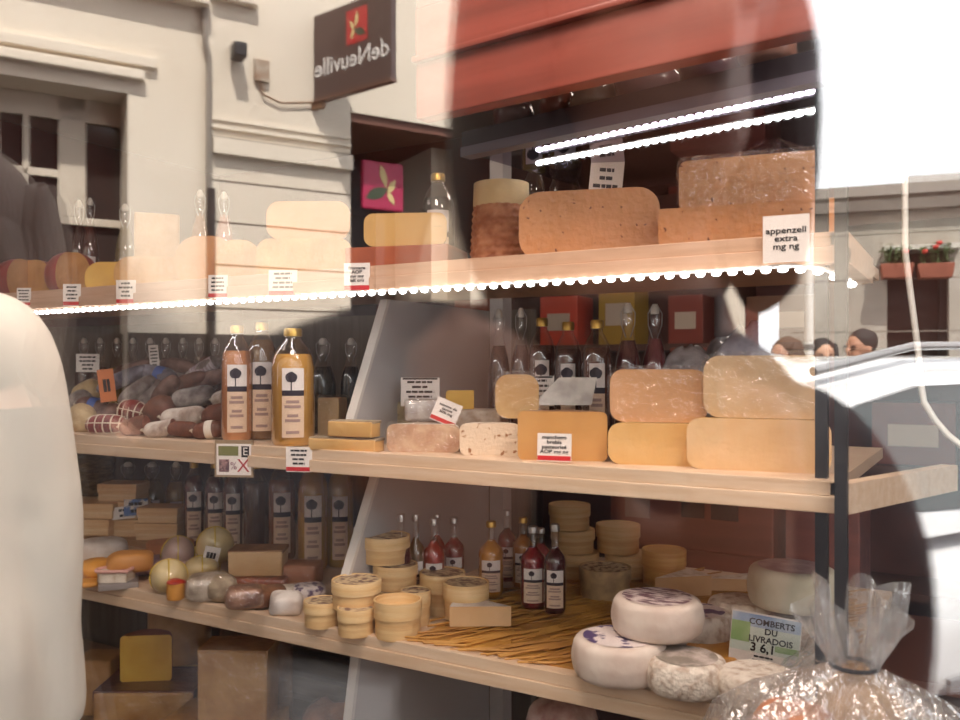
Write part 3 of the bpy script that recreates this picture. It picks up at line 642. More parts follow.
# price cards on the front of the top shelf
YF = FY-.012
def lipcard(label, px, pt, pb, w, text=None, n=4, yf=YF, **kw):
    x, t_, s, rz = at_y(px, yf)
    z0 = zz(pb, t_); h = (pb-pt)*s
    return card('price_card', label, (x, yf, z0), rz*kw.pop('face', .5), w*s, h, text, n, **kw)
GC = 'price cards on the top shelf edge'
lipcard('price card with red band hanging below the farthest left red cheese', 24, 288, 306, 14, group=GC, seed=2)
lipcard('price card with red band hanging below the gap between red cheeses', 72, 284, 306, 18, group=GC, seed=3)
lipcard('price card with red band hanging below the pale yellow half cheese', 126, 280, 304, 20, group=GC, seed=4)
lipcard('price card with red band right of the drainpipe reflection', 218, 275, 298, 20, group=GC, seed=5)
lipcard('wide price card below the stack of two halves', 283, 270, 296, 30, group=GC, seed=6)
lipcard('price card reading AOP below the red-brown slab', 357, 263, 291, 27, 'xxxxxx\nAOP\nmg mg\nlait cru'.replace('xxxxxx', 'fromage'), group=GC)
lipcard('white price card reading appenzell at right end of top shelf', 786, 215, 262, 44, 'appenzell\nextra\nmg ng', group=GC, band=False, size=.0145)
# ---------------------------------------------------------------- middle shelf: sausages
SM = {'dark': mat('sausage_dark', '54332a', '86655a', 30, .6, bump=.4), 'brown': mat('sausage_brown', '7a4834', '5a3423', 28, .55, bump=.3), 'grey': mat('sausage_grey_bloom', 'aea49e', '665752', 26, .8, bump=.5), 'flour': mat('sausage_floured', 'd9cdc2', '8d7466', 20, .9, bump=.4, lo=.42, hi=.7),
      'red': mat('sausage_red', '8c2f25', '6a211b', 18, .4, bump=.3), 'cream': mat('sausage_cream', 'cbb389', 'a98c60', 24, .7, bump=.4), 'blue': mat('sausage_blue_grey', '9391a0', '5a5560', 24, .8, bump=.5)}
M_string = mat('butcher_string', 'd9cbb6', rough=.8)
def sausage(label, px, py, w, h, ang, kind, y, net=False, cut=False, band=None):
    x, t_, s, rz = at_y(px, y); z = zz(py, t_)
    L = w*s/2; r = h*s/2
    z = max(z, ZM+r*.96+.001)
    bm = bmesh.new(); n = 22; seg = 18; rows = []
    rg = random.Random(px*7+py)
    ph = [rg.uniform(0, 6.3) for _ in range(4)]
    for i in range(n+1):
        u = -1+2*i/n; rr = r*(1-abs(u)**3.2)**.5*(1+.05*math.sin(3*u+ph[0])) if abs(u) < 1 else 0
        if cut and u > .55: rr = r*.92
        rows.append((u*L*(.72 if (cut and u > .55 and False) else 1), rr, .09*r*math.sin(2.2*u+ph[1])))
    if cut: rows = [q for q in rows if q[0] <= L*.62]
    R = []
    for xx, rr, dz in rows:
        R.append([bm.verts.new((xx, rr*math.cos(2*PI*k/seg)*(1+.03*math.sin(3*2*PI*k/seg+ph[2])), dz+rr*math.sin(2*PI*k/seg))) for k in range(seg)])
    for A, B in zip(R, R[1:]):
        for k in range(seg): bm.faces.new((A[k], A[(k+1) % seg], B[(k+1) % seg], B[k]))
    bmesh.ops.remove_doubles(bm, verts=bm.verts, dist=1e-5)
    o = finish(bm, 'sausage', SM[kind], None, (x, y, z), (0, -ang, rz*.5), smooth=180); tag(o, label, 'sausage', 'cured sausages heaped on the middle shelf')
    if cut:
        bm = bmesh.new(); q = rows[-1]; bm.faces.new([bm.verts.new((q[0]+.0006, q[1]*math.cos(2*PI*k/24), q[2]+q[1]*math.sin(2*PI*k/24))) for k in range(24)])
        finish(bm, 'cut_face', mat('salami_cut', '7c3f30', 'a9705a', 90, .5, detail=2), o)
    if net:
        bm = bmesh.new()
        for j in range(5):
            u = -.72+1.44*j/4; rr = r*(1-abs(u)**3.2)**.5*1.03
            tube(bm, [(u*L, rr*math.cos(2*PI*k/16), rr*math.sin(2*PI*k/16)) for k in range(17)], .0022, 5)
        for a in range(5): tube(bm, [(u*L, r*1.03*(1-abs(u)**3.2)**.5*math.cos(a*1.257+.4), r*1.03*(1-abs(u)**3.2)**.5*math.sin(a*1.257+.4)) for u in [-.9+1.8*k/12 for k in range(13)]], .0018, 5)
        finish(bm, 'string_net', M_string, o)
    else:
        bm = bmesh.new(); tube(bm, [(-L*.98, 0, 0), (-L*1.06, 0, .002), (-L*1.12, 0, .006)], [.005, .003, .005], 6); finish(bm, 'tied_end', M_string, o)
    if band:
        u0, u1 = (-.1, .35) if band != 'ribbon' else (-.5, .6)
        bm = bmesh.new(); prev = None
        for j in range(7):
            u = u0+(u1-u0)*j/6; rr = r*(1-abs(u)**3.2)**.5*1.05; dz = .09*r*math.sin(2.2*u+ph[1])
            ring = [bm.verts.new((u*L, rr*math.cos(2*PI*k/18), dz+rr*math.sin(2*PI*k/18))) for k in range(18)]
            if prev:
                for k in range(18): bm.faces.new((prev[k], prev[(k+1) % 18], ring[(k+1) % 18], ring[k]))
            prev = ring
        finish(bm, 'paper_band', {'blue': mat('band_blue', '3f5fa8', rough=.5), 'white': mat('band_white', 'ddd3c6', rough=.7), 'ribbon': mat('band_striped', 'cfc3c6', '8a6a78', 30, .5, stretch=(6, .2, .2))}[band], o, smooth=60)
    return o
for q in (
 ('cream lumpy sausage at left end of the front row beside white coat', 82, 424, 30, 26, 1.1, 'cream', 1.60),
 ('short red sausage in a string net in front row', 107, 430, 44, 19, .0, 'red', 1.575, True),
 ('brown sausage with cut face right of the netted red one', 137, 431, 36, 19, .1, 'brown', 1.575, False, True),
 ('white floured sausage in front row with cut brown end', 163, 432, 40, 18, .15, 'flour', 1.575, False, True),
 ('brown sausage in front row left of the peach bottle', 184, 433, 34, 17, .0, 'brown', 1.585),
 ('brown sausage with pale paper collar touching the peach bottle', 209, 433, 34, 18, .1, 'brown', 1.59, False, False, 'white'),
 ('short red netted sausage in second row', 133, 412, 32, 22, -.2, 'red', 1.655, True),
 ('dark sausage end in second row beside red netted one', 110, 415, 28, 20, .3, 'dark', 1.66),
 ('brown sausage with rounded end under the grey loaf-shaped sausage', 160, 410, 34, 26, .4, 'brown', 1.655),
 ('fat white floured sausage in second row', 184, 417, 48, 22, .05, 'flour', 1.655),
 ('brown sausage in second row behind the peach bottle', 218, 415, 34, 22, .2, 'brown', 1.67),
 ('fat grey loaf-shaped sausage in third row', 194, 397, 46, 22, .1, 'grey', 1.71),
 ('pale grey sausage behind the peach bottle shoulder', 224, 398, 26, 18, .2, 'flour', 1.73),
 ('grey sausage slanting in third row, nearer one', 137, 391, 46, 17, .6, 'grey', 1.72),
 ('grey sausage slanting in third row, farther one', 148, 396, 42, 18, .8, 'grey', 1.745),
 ('dark sausage in third row left of grey loaf', 165, 391, 40, 17, .9, 'dark', 1.755),
 ('long grey-bloomed sausage slanting behind the orange card', 122, 379, 58, 15, .45, 'blue', 1.79),
 ('cream sausage behind the orange card', 87, 392, 30, 22, .3, 'cream', 1.75),
 ('dark sausage with blue band under the orange card', 92, 409, 34, 22, -.2, 'dark', 1.70, False, False, 'blue'),
 ('brown sausage in fourth row behind grey loaf', 183, 384, 54, 16, .35, 'brown', 1.80),
 ('grey sausage with blue paper band at back of heap', 158, 374, 40, 17, -.3, 'blue', 1.85, False, False, 'blue'),
 ('dark sausage lying behind the striped one', 205, 379, 44, 16, .2, 'dark', 1.84),
 ('grey sausage with striped ribbon at back of heap', 203, 369, 46, 15, .5, 'grey', 1.88, False, False, 'ribbon'),
 ('dark sausage at the back below a slim white card', 135, 368, 46, 14, .2, 'dark', 1.90),
 ('dark sausage at back left below white card', 95, 384, 40, 15, .3, 'dark', 1.80),
 ('brown-grey sausage at back in front of bottle row', 180, 366, 42, 14, -.2, 'dark', 1.93),
 ('dark sausage at back right behind peach bottle', 216, 365, 36, 15, -.3, 'dark', 1.95),
 ('grey sausage at back left beside the white coat', 80, 400, 26, 18, .5, 'grey', 1.72)):
    sausage(*q)
x, t_, s, rz = at_y(100, 1.60); card('sausage_tag', 'orange card tag standing among the sausages', (x, 1.63, zz(402, t_)), rz, 15*s, 33*s, None, 1, False, roll=-.12, m=mat('orange_card', 'c9743f'), cat='tag')
x, t_, s, rz = at_y(93, 1.86); card('sausage_tag', 'white printed card standing behind the orange tag', (x, 1.84, zz(372, t_)), rz, 21*s, 18*s, None, 4, False, cat='tag')
x, t_, s, rz = at_y(155, 1.86); card('sausage_tag', 'slim white printed card standing upright in the sausage heap', (x, 1.86, zz(368, t_)), rz, 9*s, 23*s, None, 6, False, roll=-.08, cat='tag')
# bottles in a row behind the sausages
for i, px in enumerate((84, 100, 117, 133, 150, 166, 183, 199, 215)):
    btl(('second', 'third', 'fourth', 'fifth', 'sixth', 'seventh', 'eighth')[i-1]+' bottle from the white coat, in the row behind the sausages' if 0 < i < 8 else ('first bottle in the row behind the sausages, next to the white coat' if i == 0 else 'last bottle in the row behind the sausages, next to the peach bottle'), px, 338, None, 17, 2.15, ZM, ('4a2420', '3c2a20', '6e6326', '472320', '4a2c22', '40221f', '55302a', '3b2522', '4c2a24')[i], 'swing', lab=False, group='bottles behind the sausages', fill=.62)
GJ = 'tall juice bottles on the middle shelf'
btl('tall bottle of peach juice with white label and gold cap', 237, 330, 445, 31, 1.60, ZM, 'd08a58', group=GJ, labw=1.25)
btl('tall bottle of brownish clear juice with white label, middle of three', 262, 329, 446, 31, 1.66, ZM, '7f5c38', group=GJ, fill=.85, labw=1.2)
btl('tall bottle of yellow juice with white label, right of three', 293, 329, 446, 43, 1.57, ZM, 'cf9a48', group=GJ, labw=1.0)
btl('dark green bottle behind the yellow juice bottle', 323, 338, None, 27, 1.9, ZM, '22251c', 'swing', lab=False, fill=.7)
btl('dark blue-green bottle against the divider panel', 351, 338, None, 22, 1.95, ZM, '1b2428', 'swing', lab=False, fill=.7)
# small cheeses, middle
x, t_, s, rz = at_y(346, 1.53); slab('cheese_slab', 'low pale cheese slab with crust rim beside the yellow juice bottle', (x, 1.53, ZM), rz*.2, 76*s, .045, 12*s, .003, PASTE['yellow'], rindm=RIND['grey'])
h0 = 12.5*s+.005
x, t_, s, rz = at_y(354, 1.53); slab('cheese_slab', 'small cheese slab with crust rim lying on the low one', (x, 1.53, ZM+h0), rz*.2, 50*s, .042, 15*s, .003, PASTE['yellow'], rindm=RIND['grey'])
x, t_, s, rz = at_y(341, 1.74); wedge('cheese_wedge', 'wedge wrapped in shiny film standing behind the two small slabs', (x, 1.73, ZM), rz+.2, .09, 42*s, .9, RIND['straw'], PASTE['pale'], film=True)
x, t_, s, rz = at_y(394, 1.78); slab('cheese_block', 'green-grey mould-speckled cheese block against the divider panel', (x, 1.80, ZM), rz, 28*s, .08, 40*s, .008, mat('blue_cheese', 'a5997a', '5c5640', 30, .7, lo=.6, hi=.68))
x, t_, s, rz = at_y(422, 1.62)
o = half('cheese_half', 'low bloomy-rind cheese loaf at the shelf edge below the sign card', 423, 431, 459, 74, 1.585, ZM, RIND['bloom'], mat('bloomy_side', 'd9b898', 'b98a6c', 28, .8, bump=.4), film=True, round_=.25)
x, t_, s, rz = at_y(452, 1.75); slab('cheese_slab', 'long white bloomy cheese slab behind the low loaf', (x, 1.80, ZM), rz*.6, 88*s, .12, 36*s, .008, RIND['bloom'])
x, t_, s, rz = at_y(425, 1.68); slab('cheese_block', 'silver film-wrapped piece lying on the low bloomy loaf', (x, 1.685, ZM+.0625), rz, 42*s, .07, 22*s, .01, mat('silver_film', 'cdc6c0', 'a49b98', 30, .25, coat=1, coatbump=.6, bscale=40), film=True)
half('cheese_half', 'white speckled half wheel beside the manchego', 490, 428, 460, 62, 1.60, ZM, RIND['bloom'], mat('speckled_white', 'e2cdb4', '9a6a44', 60, .8, lo=.6, hi=.66, bump=.3), round_=.22)
x, t_, s, rz = at_y(428, 1.78); card('sign_card', 'white sign card with black header standing behind the low bloomy loaf', (x, 1.745, ZM+.095), rz, 38*s, 28*s, None, 5, False, cat='sign card', top=True, seed=11)
x, t_, s, rz = at_y(437, 1.60); card('price_card', 'tilted price card with red band leaning on the silver piece', (x-.004, 1.625, ZM+.064), rz, 27*s, 24*s, 'tomme de\nsavoie\n30% mg', 3, True, roll=.4, size=.0085)
x, t_, s, rz = at_y(482, 1.86); wedge('cheese_wedge', 'small ash-rinded wedge on the white slab, left of the yellow one', (x, 1.82, ZM+.0785), rz+1.2, .07, .055, .8, RIND['green'], PASTE['bright'])
half('cheese_half', 'yellow round-topped cheese standing behind the speckled wheel', 517, 381, 425, 44, 1.66, ZM+.078, RIND['bloom'], PASTE['yellow'], film=True, round_=.3)
x, t_, s, rz = at_y(541, 1.80); card('sign_card', 'white sign card standing behind the film-wrapped grey triangle', (x, 1.80, ZM+.1), rz, 26*s, 30*s, None, 5, False, cat='sign card', top=True, seed=12)
x, t_, s, rz = at_y(572, 1.74)
bm = bmesh.new(); w = 58*s; hh = 27*s; z0 = 0
pts = [(-w*.55, 0), (w*.45, 0), (w*.55, hh), (-w*.1, hh)]
a = [bm.verts.new((p[0], 0 if p[1] == 0 else .03, p[1])) for p in pts]; b = [bm.verts.new((p[0], .06 if p[1] == 0 else .05, p[1])) for p in pts]
bm.faces.new(a); bm.faces.new(b[::-1])
for i in range(4): bm.faces.new((a[i], b[i], b[(i+1) % 4], a[(i+1) % 4]))
o = tag(finish(bm, 'wrapped_piece', mat('grey_film_piece', 'd6cfc6', 'a59d94', 22, .25, coat=1, coatbump=.7, bscale=40), None, (x, 1.70, ZM+.108), (0, 0, rz)), 'grey triangle of cheese wrapped in shiny film on top of the manchego', 'cheese')
half('cheese_half', 'cut manchego with a printed price card in front', 562, 418, 467, 90, 1.585, ZM, RIND['brown'], mat('manchego_paste', 'd2a060', 'b78246', 5, .5, sss=.1), round_=.12)
x, t_, s, rz = at_y(554, 1.53); card('price_card', 'price card reading manchego in front of the brown-rinded cut cheese', (x, 1.53, ZM+.004), rz*.4, 35*s, 28*s, 'manchego\nbrebis\npasteurisé\nAOP mg ng', 4, True, tilt=-.08, size=.0103)
x, t_, s, rz = at_y(655, 1.64); h0 = 43*s
half('cheese_half', 'pale yellow half wheel, lower of the left stack on middle shelf', 660, 428, 470, 104, 1.60, ZM, RIND['straw'], PASTE['yellow'], round_=.3)
o = half('cheese_half', 'straw-coloured half wheel with a crack, upper of the left stack on middle shelf', 658, 377, 430, 96, 1.62, ZM+42*at_y(660, 1.60)[2]+.001, RIND['pink'], mat('paste_pinkish', 'dba678', 'cd9560', 7, .5, sss=.1), film=True, round_=.25)
half('cheese_half', 'large pale half wheel, lower of the right stack beside black posts', 757, 425, 477, 138, 1.60, ZM, RIND['straw'], PASTE['ivory'], round_=.25)
half('cheese_half', 'large film-wrapped half wheel, upper of the right stack beside black posts', 764, 362, 425, 118, 1.62, ZM+52*at_y(757, 1.60)[2]+.001, RIND['straw'], PASTE['ivory'], film=True, round_=.25)
# grey bags behind the stacks
for i, (px, pt, w, lb) in enumerate(((690, 348, 50, 'grey crumpled plastic bag behind the left cheese stack'), (748, 328, 60, 'grey plastic bag with a rounded top behind the right cheese stack'), (712, 338, 50, 'dull grey film bag between the two cheese stacks'))):
    x, t_, s, rz = at_y(px, 2.0); h = zz(pt, t_)-ZM
    bm = bmesh.new(); blob(bm, (0, 0, h/2), w*s/2, .08, h/2, 26, 18, .8, wob=.07, seed=i+3)
    tag(finish(bm, 'plastic_bag', mat('bag_grey_%d' % i, ('8f8a8c', '9a97a2', '7d797c')[i], ('b9b5b8', 'bdbac6', 'a09ca0')[i], 25, .3, coat=1, coatbump=.6, bscale=30, bump=.4), None, (x, 2.0+.13*(i == 2), ZM), smooth=180), lb, 'bag', 'plastic bags behind the cheese stacks')
GB = 'bottles behind the cheeses on the middle shelf'
btl('dark swing-top bottle first beside the grey post', 499, 309, None, 23, 1.95, ZM, '1f1620', 'swing', group=GB, lab=False, fill=.72)
btl('dark swing-top bottle second from the grey post', 521, 308, None, 22, 1.97, ZM, '241722', 'swing', group=GB, lab=False, fill=.72)
btl('brown labelled juice bottle, left of three behind the manchego', 542, 318, None, 28, 1.95, ZM, '4a2a22', group=GB, labw=1.0)
btl('brown labelled juice bottle, middle of three behind the manchego', 568, 322, None, 29, 1.92, ZM, '542f24', group=GB, labw=1.0)
btl('brown labelled juice bottle, right of three behind the manchego', 597, 320, None, 31, 1.88, ZM, '5a3224', group=GB, labw=1.0)
btl('red-brown swing-top bottle right of the three labelled ones', 628, 303, None, 28, 1.93, ZM, '5a2a2e', 'swing', group=GB, lab=False, fill=.74)
btl('rose swing-top bottle leaning nearest the grey bags', 655, 304, None, 28, 1.96, ZM, '7c3f44', 'swing', group=GB, lab=False, fill=.76)
# cards on the middle shelf edge
x, t_, s, rz = at_y(235, FY-.012)
fs = thing('framed_sign', 'small framed sign with green panel and red cross hooked on middle shelf edge', 'sign', (x, FY-.014, zz(477, t_)), rz*.5)
w, h = 40*s, 37*s
boxo('frame', -w/2, w/2, -.003, .003, 0, h, mat('sign_frame_tan', '9c8468', rough=.6), fs)
boxo('paper', -w*.45, w*.45, -.0036, -.003, h*.06, h*.9, M_card, fs)
boxo('green_panel', -w*.4, w*.12, -.0042, -.0036, h*.58, h*.84, mat('sign_green', '7d7d4c', rough=.6), fs)
boxo('dark_panel', w*.2, w*.4, -.0042, -.0036, h*.54, h*.84, M_ink, fs)
font('E', h*.3, M_card, fs, (w*.3, -.0044, h*.69))
boxo('blot_print', -w*.38, -w*.12, -.0042, -.0036, h*.14, h*.48, mat('sign_print', 'b08a88', '5a4048', 120, .6), fs)
font('X', h*.5, mat('sign_red', 'b3343a', rough=.6), fs, (w*.25, -.0044, h*.3)); font('%', h*.28, mat('sign_mauve', '8d5a70', rough=.6), fs, (-.0*w, -.0044, h*.3))
lipcard('price card with red band on middle shelf edge below the yellow juice bottle', 299, 447, 472, 27, None, 4, group='price cards on the middle shelf edge', seed=21)
# ---------------------------------------------------------------- lower shelf, left: wooden boxes, cheeses
GW = 'thin wooden cheese boxes stacked at the left of the lower shelf'
def rectbox(label, px, y, w, h, zb):
    x, t_, s, rz = at_y(px, y); W = w*s; H = h*s
    t = thing('wooden_box', label, 'box', (x, y, zb), rz*.5, GW)
    bm = bmesh.new(); box(bm, -W/2, W/2, -.05, .05, 0, H*.66, .003); finish(bm, 'box_base', M_boxwood2, t)
    bm = bmesh.new(); box(bm, -W/2-.003, W/2+.003, -.053, .053, H*.5, H, .003); finish(bm, 'box_lid', M_boxwood2, t)
    return zb+H
z = rectbox('thin wooden box at far left behind the white coat', 74, 1.92, 40, 18, ZL); rectbox('thin wooden box on top of the far left one', 76, 1.92, 36, 16, z+.001)
z = rectbox('thin wooden box, bottom of the left front stack', 98, 1.86, 36, 16, ZL+.03); rectbox('thin wooden box, top of the left front stack', 101, 1.87, 38, 15, z+.001)
z = rectbox('thin wooden box, lowest of the tall middle stack', 126, 1.93, 44, 17, ZL+.02); z = rectbox('thin wooden box, second of the tall middle stack', 124, 1.93, 40, 17, z+.001); rectbox('thin wooden box, topmost of the tall middle stack', 124, 1.93, 38, 17, z+.001)
z = rectbox('thin wooden box, lower one in front of amber bottles', 163, 1.95, 42, 17, ZL+.02); rectbox('thin wooden box, upper one in front of amber bottles', 164, 1.95, 40, 15, z+.001)
# the low stand the boxes rest on
x, t_, s, rz = at_y(120, 1.93); tag(boxo('box_riser', -.3, .3, -.06, .1, 0, .02, mat('riser_wood', 'b08a66', rough=.6), None, 0, (x, 1.93, ZL)), 'low wooden riser under the thin wooden boxes', 'riser')
x, t_, s, rz = at_y(150, 1.99); card('price_card', 'white card with print standing on the wooden boxes', (x, 1.89, ZL+.083), rz, 24*s, 12*s, None, 2, False, seed=31, roll=-.05)
x, t_, s, rz = at_y(152, 1.97); card('picture_card', 'blue and white picture card behind the white card on boxes', (x, 1.905, ZL+.095), rz, 22*s, 16*s, None, 2, False, m=mat('picture_blue', '5b78b0', 'e0d8cf', 30, .5, lo=.45, hi=.55), cat='card', seed=32)
x, t_, s, rz = at_y(90, 2.15)
bm = bmesh.new(); r = 24*s; h = 44*s
lathe(bm, [(0, 0)]+[(r*(.85+.15*i/24)+.003*math.sin(i*2*PI/4), h*i/24) for i in range(25)]+[(r*.92, h), (r*.8, .01), (0, .01)], 40)
tag(finish(bm, 'wicker_basket', mat('wicker', '8c7050', '5d4a35', 50, .7, bump=.4, stretch=(1, 1, 4)), None, (x, 2.15, ZL+.07), smooth=60), 'greyish woven basket standing behind the boxes at the left', 'basket')
tag(boxo('basket_crate', x-.14, x+.14, 2.06, 2.26, ZL, ZL+.07, mat('riser_wood2', '7a6048', rough=.6)), 'brown wooden block under the woven basket', 'block')
GA = 'bottles at the left back of the lower shelf'
for px, w, c, lb in ((128, 26, '7a6028', 'amber labelled bottle beside the woven basket'), (152, 28, '7d6228', 'amber labelled bottle behind the picture card'), (176, 22, '93702c', 'golden bottle between amber and red ones')):
    btl(lb, px, 462, None, w, 2.12, ZL, c, 'swing', group=GA, labw=1.0, fill=.72)
for px, c, lb in ((194, '5a2622', 'dark red labelled bottle, left of three behind the wax balls'), (215, '542220', 'dark red labelled bottle, middle of three behind the wax balls'), (233, '4e2222', 'dark red labelled bottle, right of three behind the wax balls')):
    btl(lb, px, 462, None, 20, 1.98, ZL, c, group=GA, labw=1.4, fill=.84)
btl('grey-brown bottle right of the three red ones', 256, 462, None, 26, 1.98, ZL, '5a4438', group=GA, lab=False)
btl('orange-brown labelled bottle left of the yellow pair', 282, 456, None, 28, 1.98, ZL, '8a4f26', group=GA, labw=1.2)
btl('tall yellow labelled bottle, nearer one beside divider', 313, 455, None, 31, 1.93, ZL, 'c08f3a', group=GA, labw=1.1, fill=.86)
btl('tall yellow labelled bottle, half hidden by the divider', 340, 458, None, 28, 2.0, ZL, 'bf9440', group=GA, labw=1.1, fill=.86)
def on(px, py, z=ZL): return at_z(px, py, z)
def seat(px, py, z=ZL):
    x, y, s = at_z(px, py, z); return x, y, s, math.atan2(-x, y)
def loaf(name, label, px, py, w, h, d, m, zb=None, film=False, e=.6, wob=.02, cat='cheese', group=None, rz_=None, kids=None):
    z = ZL if zb is None else zb
    x, y, s, rz = seat(px, py, z)
    W = w*s; H = h*s; D = d*s
    bm = bmesh.new(); blob(bm, (0, 0, H/2), W/2, D/2, H/2, 28, 16, e, wob=wob, seed=int(px))
    o = tag(finish(bm, name, m, None, (x, y+D*.4, z), (0, 0, rz if rz_ is None else rz_), smooth=180), label, cat, group)
    if film:
        bm = bmesh.new(); blob(bm, (0, 0, H/2), W/2+.004, D/2+.004, H/2+.003, 28, 16, e, wob=wob, seed=int(px)); finish(bm, 'plastic_wrap', M_film, o, smooth=180)
    return o, z+H, s
loaf('cheese', 'flat orange cheese at the very left beside the white coat', 82, 582, 34, 20, 40, RIND['orange'], e=.75)
loaf('cheese', 'thin bright orange cheese slice under the flat one at the left', 74, 589, 34, 7, 26, RIND['orange'], e=.7)
loaf('cheese', 'large flat white cheese behind the orange one', 88, 563, 48, 22, 40, RIND['white'], e=.6)
o, zt, s = loaf('paper_tray', 'mauve paper tray holding the orange loaf', 142, 575, 78, 14, 50, mat('mauve_paper', '8f7288', 'c7a9a6', 18, .5, bump=.3), e=.5)
loaf('cheese', 'orange-brown oval loaf lying on the mauve paper tray', 119, 574, 44, 20, 34, mat('rind_oval_orange', 'cf9350', 'bb7f40', 12, .5, bump=.2), e=.55, zb=ZL+.03)
loaf('cheese', 'pinkish slab behind the oval loaf', 160, 556, 46, 14, 30, RIND['pink'], e=.4)
hx, hy, hs, hrz = seat(112, 588)
t = thing('heart_cheese', 'white heart-shaped cheese in pink-rimmed dish at front left', 'cheese', (hx, hy+.02, ZL+.018), hrz+.4)
bm = bmesh.new(); pts = []
for k in range(40):
    a = 2*PI*k/40; pts.append((.0042*16*math.sin(a)**3*.75, .0042*(13*math.cos(a)-5*math.cos(2*a)-2*math.cos(3*a)-math.cos(4*a))*.7))
prism(bm, pts, 0, .028); finish(bm, 'heart', RIND['bloom'], t, smooth=50)
bm = bmesh.new(); tube(bm, [(p[0]*1.06, p[1]*1.06, .03) for p in pts+pts[:1]], .005, 6); finish(bm, 'paper_rim', mat('pink_paper', 'dca79c', rough=.6), t)
for k in (-1, 1): boxo('printed_mark', k*.008-.003, k*.008+.003, -.018, -.004, .028, .0288, mat('dark_red_print', '7d2630', rough=.6), t)
tag(boxo('dish', -.05, .05, -.045, .045, 0, .018, mat('grey_tray', '8d8480', rough=.5), None, .004, (hx, hy+.02, ZL), (0, 0, hrz)), 'small grey tray under the heart-shaped cheese', 'tray')
BALL = mat('ball_netted_rind', 'e0cda0', 'd2b878', 14, .35, bump=.3, coat=.8, coatbump=.5)
BALLP = mat('ball_pinkish_rind', 'cdb0a4', 'b3958c', 14, .35, coat=.8, coatbump=.5)
def ball(label, px, py, w, h, m, zb=ZL, yy=None, tie=False):
    x, y, s, rz = seat(px, py, zb); R = w*s/2; H = h*s
    if yy: x, t_, s, rz = at_y(px, yy); y = yy-R; R = w*s/2; H = h*s
    bm = bmesh.new(); blob(bm, (0, 0, H/2), R, R, H/2, 26, 16, .95, wob=.025, seed=px)
    if tie: blob(bm, (0, 0, H*1.0), R*.16, R*.16, R*.16, 10, 8)
    o = tag(finish(bm, 'cheese_ball', m, None, (x, y+R, zb), (0, 0, rz), smooth=180), label, 'cheese', 'round bagged cheese balls on the lower shelf')
    bm = bmesh.new()
    for a in (0, PI/2):
        tube(bm, [(R*1.01*math.cos(q)*math.cos(a), R*1.01*math.cos(q)*math.sin(a), H/2+H/2*1.01*math.sin(q)) for q in [2*PI*k/28 for k in range(29)]], .0022, 5)
    finish(bm, 'string', mat('yellow_string', 'd9b94a', rough=.6), o)
    return o
ball('yellow-netted cheese ball at the front shelf edge', 154, 597, 36, 34, BALL)
ball('pinkish pear-shaped cheese ball behind the front one', 165, 574, 32, 35, BALLP)
ball('yellowish cheese ball low behind the red-topped tart', 189, 583, 34, 24, BALL)
ball('large yellow-netted cheese ball highest of the group', 201, 568, 36, 38, BALL, zb=ZL+.02)
x, y, s, rz = seat(172, 600); o = cheese('small_tart', 'small orange cheese with red pepper top at the shelf edge', 'cheese', (x, y+.012, ZL), 0, 9*s, 17*s, .003, RIND['orange'])
bm = bmesh.new(); blob(bm, (0, 0, 17*s), 10*s, 9*s, 3*s, 16, 8, wob=.08); finish(bm, 'red_topping', mat('red_pepper', 'c8402c', 'a52a1c', 50, .35), o, smooth=180)
loaf('cheese', 'film-wrapped white mould cheese at the front edge', 197, 603, 46, 26, 40, mat('white_mould_wrapped', 'd6c8b6', '8d7d6c', 24, .3, coat=1, coatbump=.5), film=True, e=.6)
loaf('cheese', 'grey ash-coated round cheese at the front edge', 212, 604, 30, 26, 34, RIND['grey'], e=.7)
CRO = mat('brown_crottin', '9a6a4a', '6e4630', 24, .5, bump=.4, coat=.6, coatbump=.5)
o, zt, s = loaf('cheese', 'dark brown wrinkled round cheese, bottom of a pair at front edge', 237, 611, 48, 20, 44, CRO, e=.6)
loaf('cheese', 'wrapped brown cheese with pale cut corner, top of the pair', 234, 609, 36, 20, 34, mat('brown_wrapped', 'ad8268', '6f4a3c', 20, .3, coat=1, coatbump=.6), zb=zt-.002, e=.5, film=True)
loaf('cheese', 'brown round cheese right of the crottin pair', 262, 607, 30, 18, 34, CRO, e=.6)
x, y, s, rz = seat(245, 590); slab('cheese_slab', 'pale orange slab cheese lying on brown wheels', (x, y+.05, ZL+.035), rz*.7, 54*s, .09, 25*s, .006, PASTE['ivory'], rindm=RIND['brown'])
x, y, s, rz = seat(244, 592); slab('cheese_slab', 'brown washed-rind slab under the pale orange one', (x, y+.05, ZL), rz*.7, 62*s, .1, .034, .008, RIND['redrind'], film=True)
x, y, s, rz = seat(288, 588); slab('cheese_block', 'brown-pink cheese block behind the white chalky cheeses', (x, y+.05, ZL), rz*.6, 40*s, .09, 22*s, .01, RIND['pink'], film=True)
x, y, s, rz = seat(214, 578); card('price_card', 'slim white card leaning among the cheese balls', (x, y-.03, ZL+.01), rz, 15*s, 30*s, None, 2, False, roll=.25, seed=41)
loaf('cheese', 'white wrinkled paper-wrapped cheese at the front edge left of the boxes', 277, 617, 34, 22, 34, RIND['white'], e=.6, wob=.04)
loaf('cheese', 'flat white chalky disc behind the paper-wrapped cheese', 282, 602, 34, 14, 30, RIND['bloom'], e=.6)
loaf('cheese', 'flat printed white disc left of the stacked round boxes', 301, 602, 34, 16, 30, M_print, e=.6)
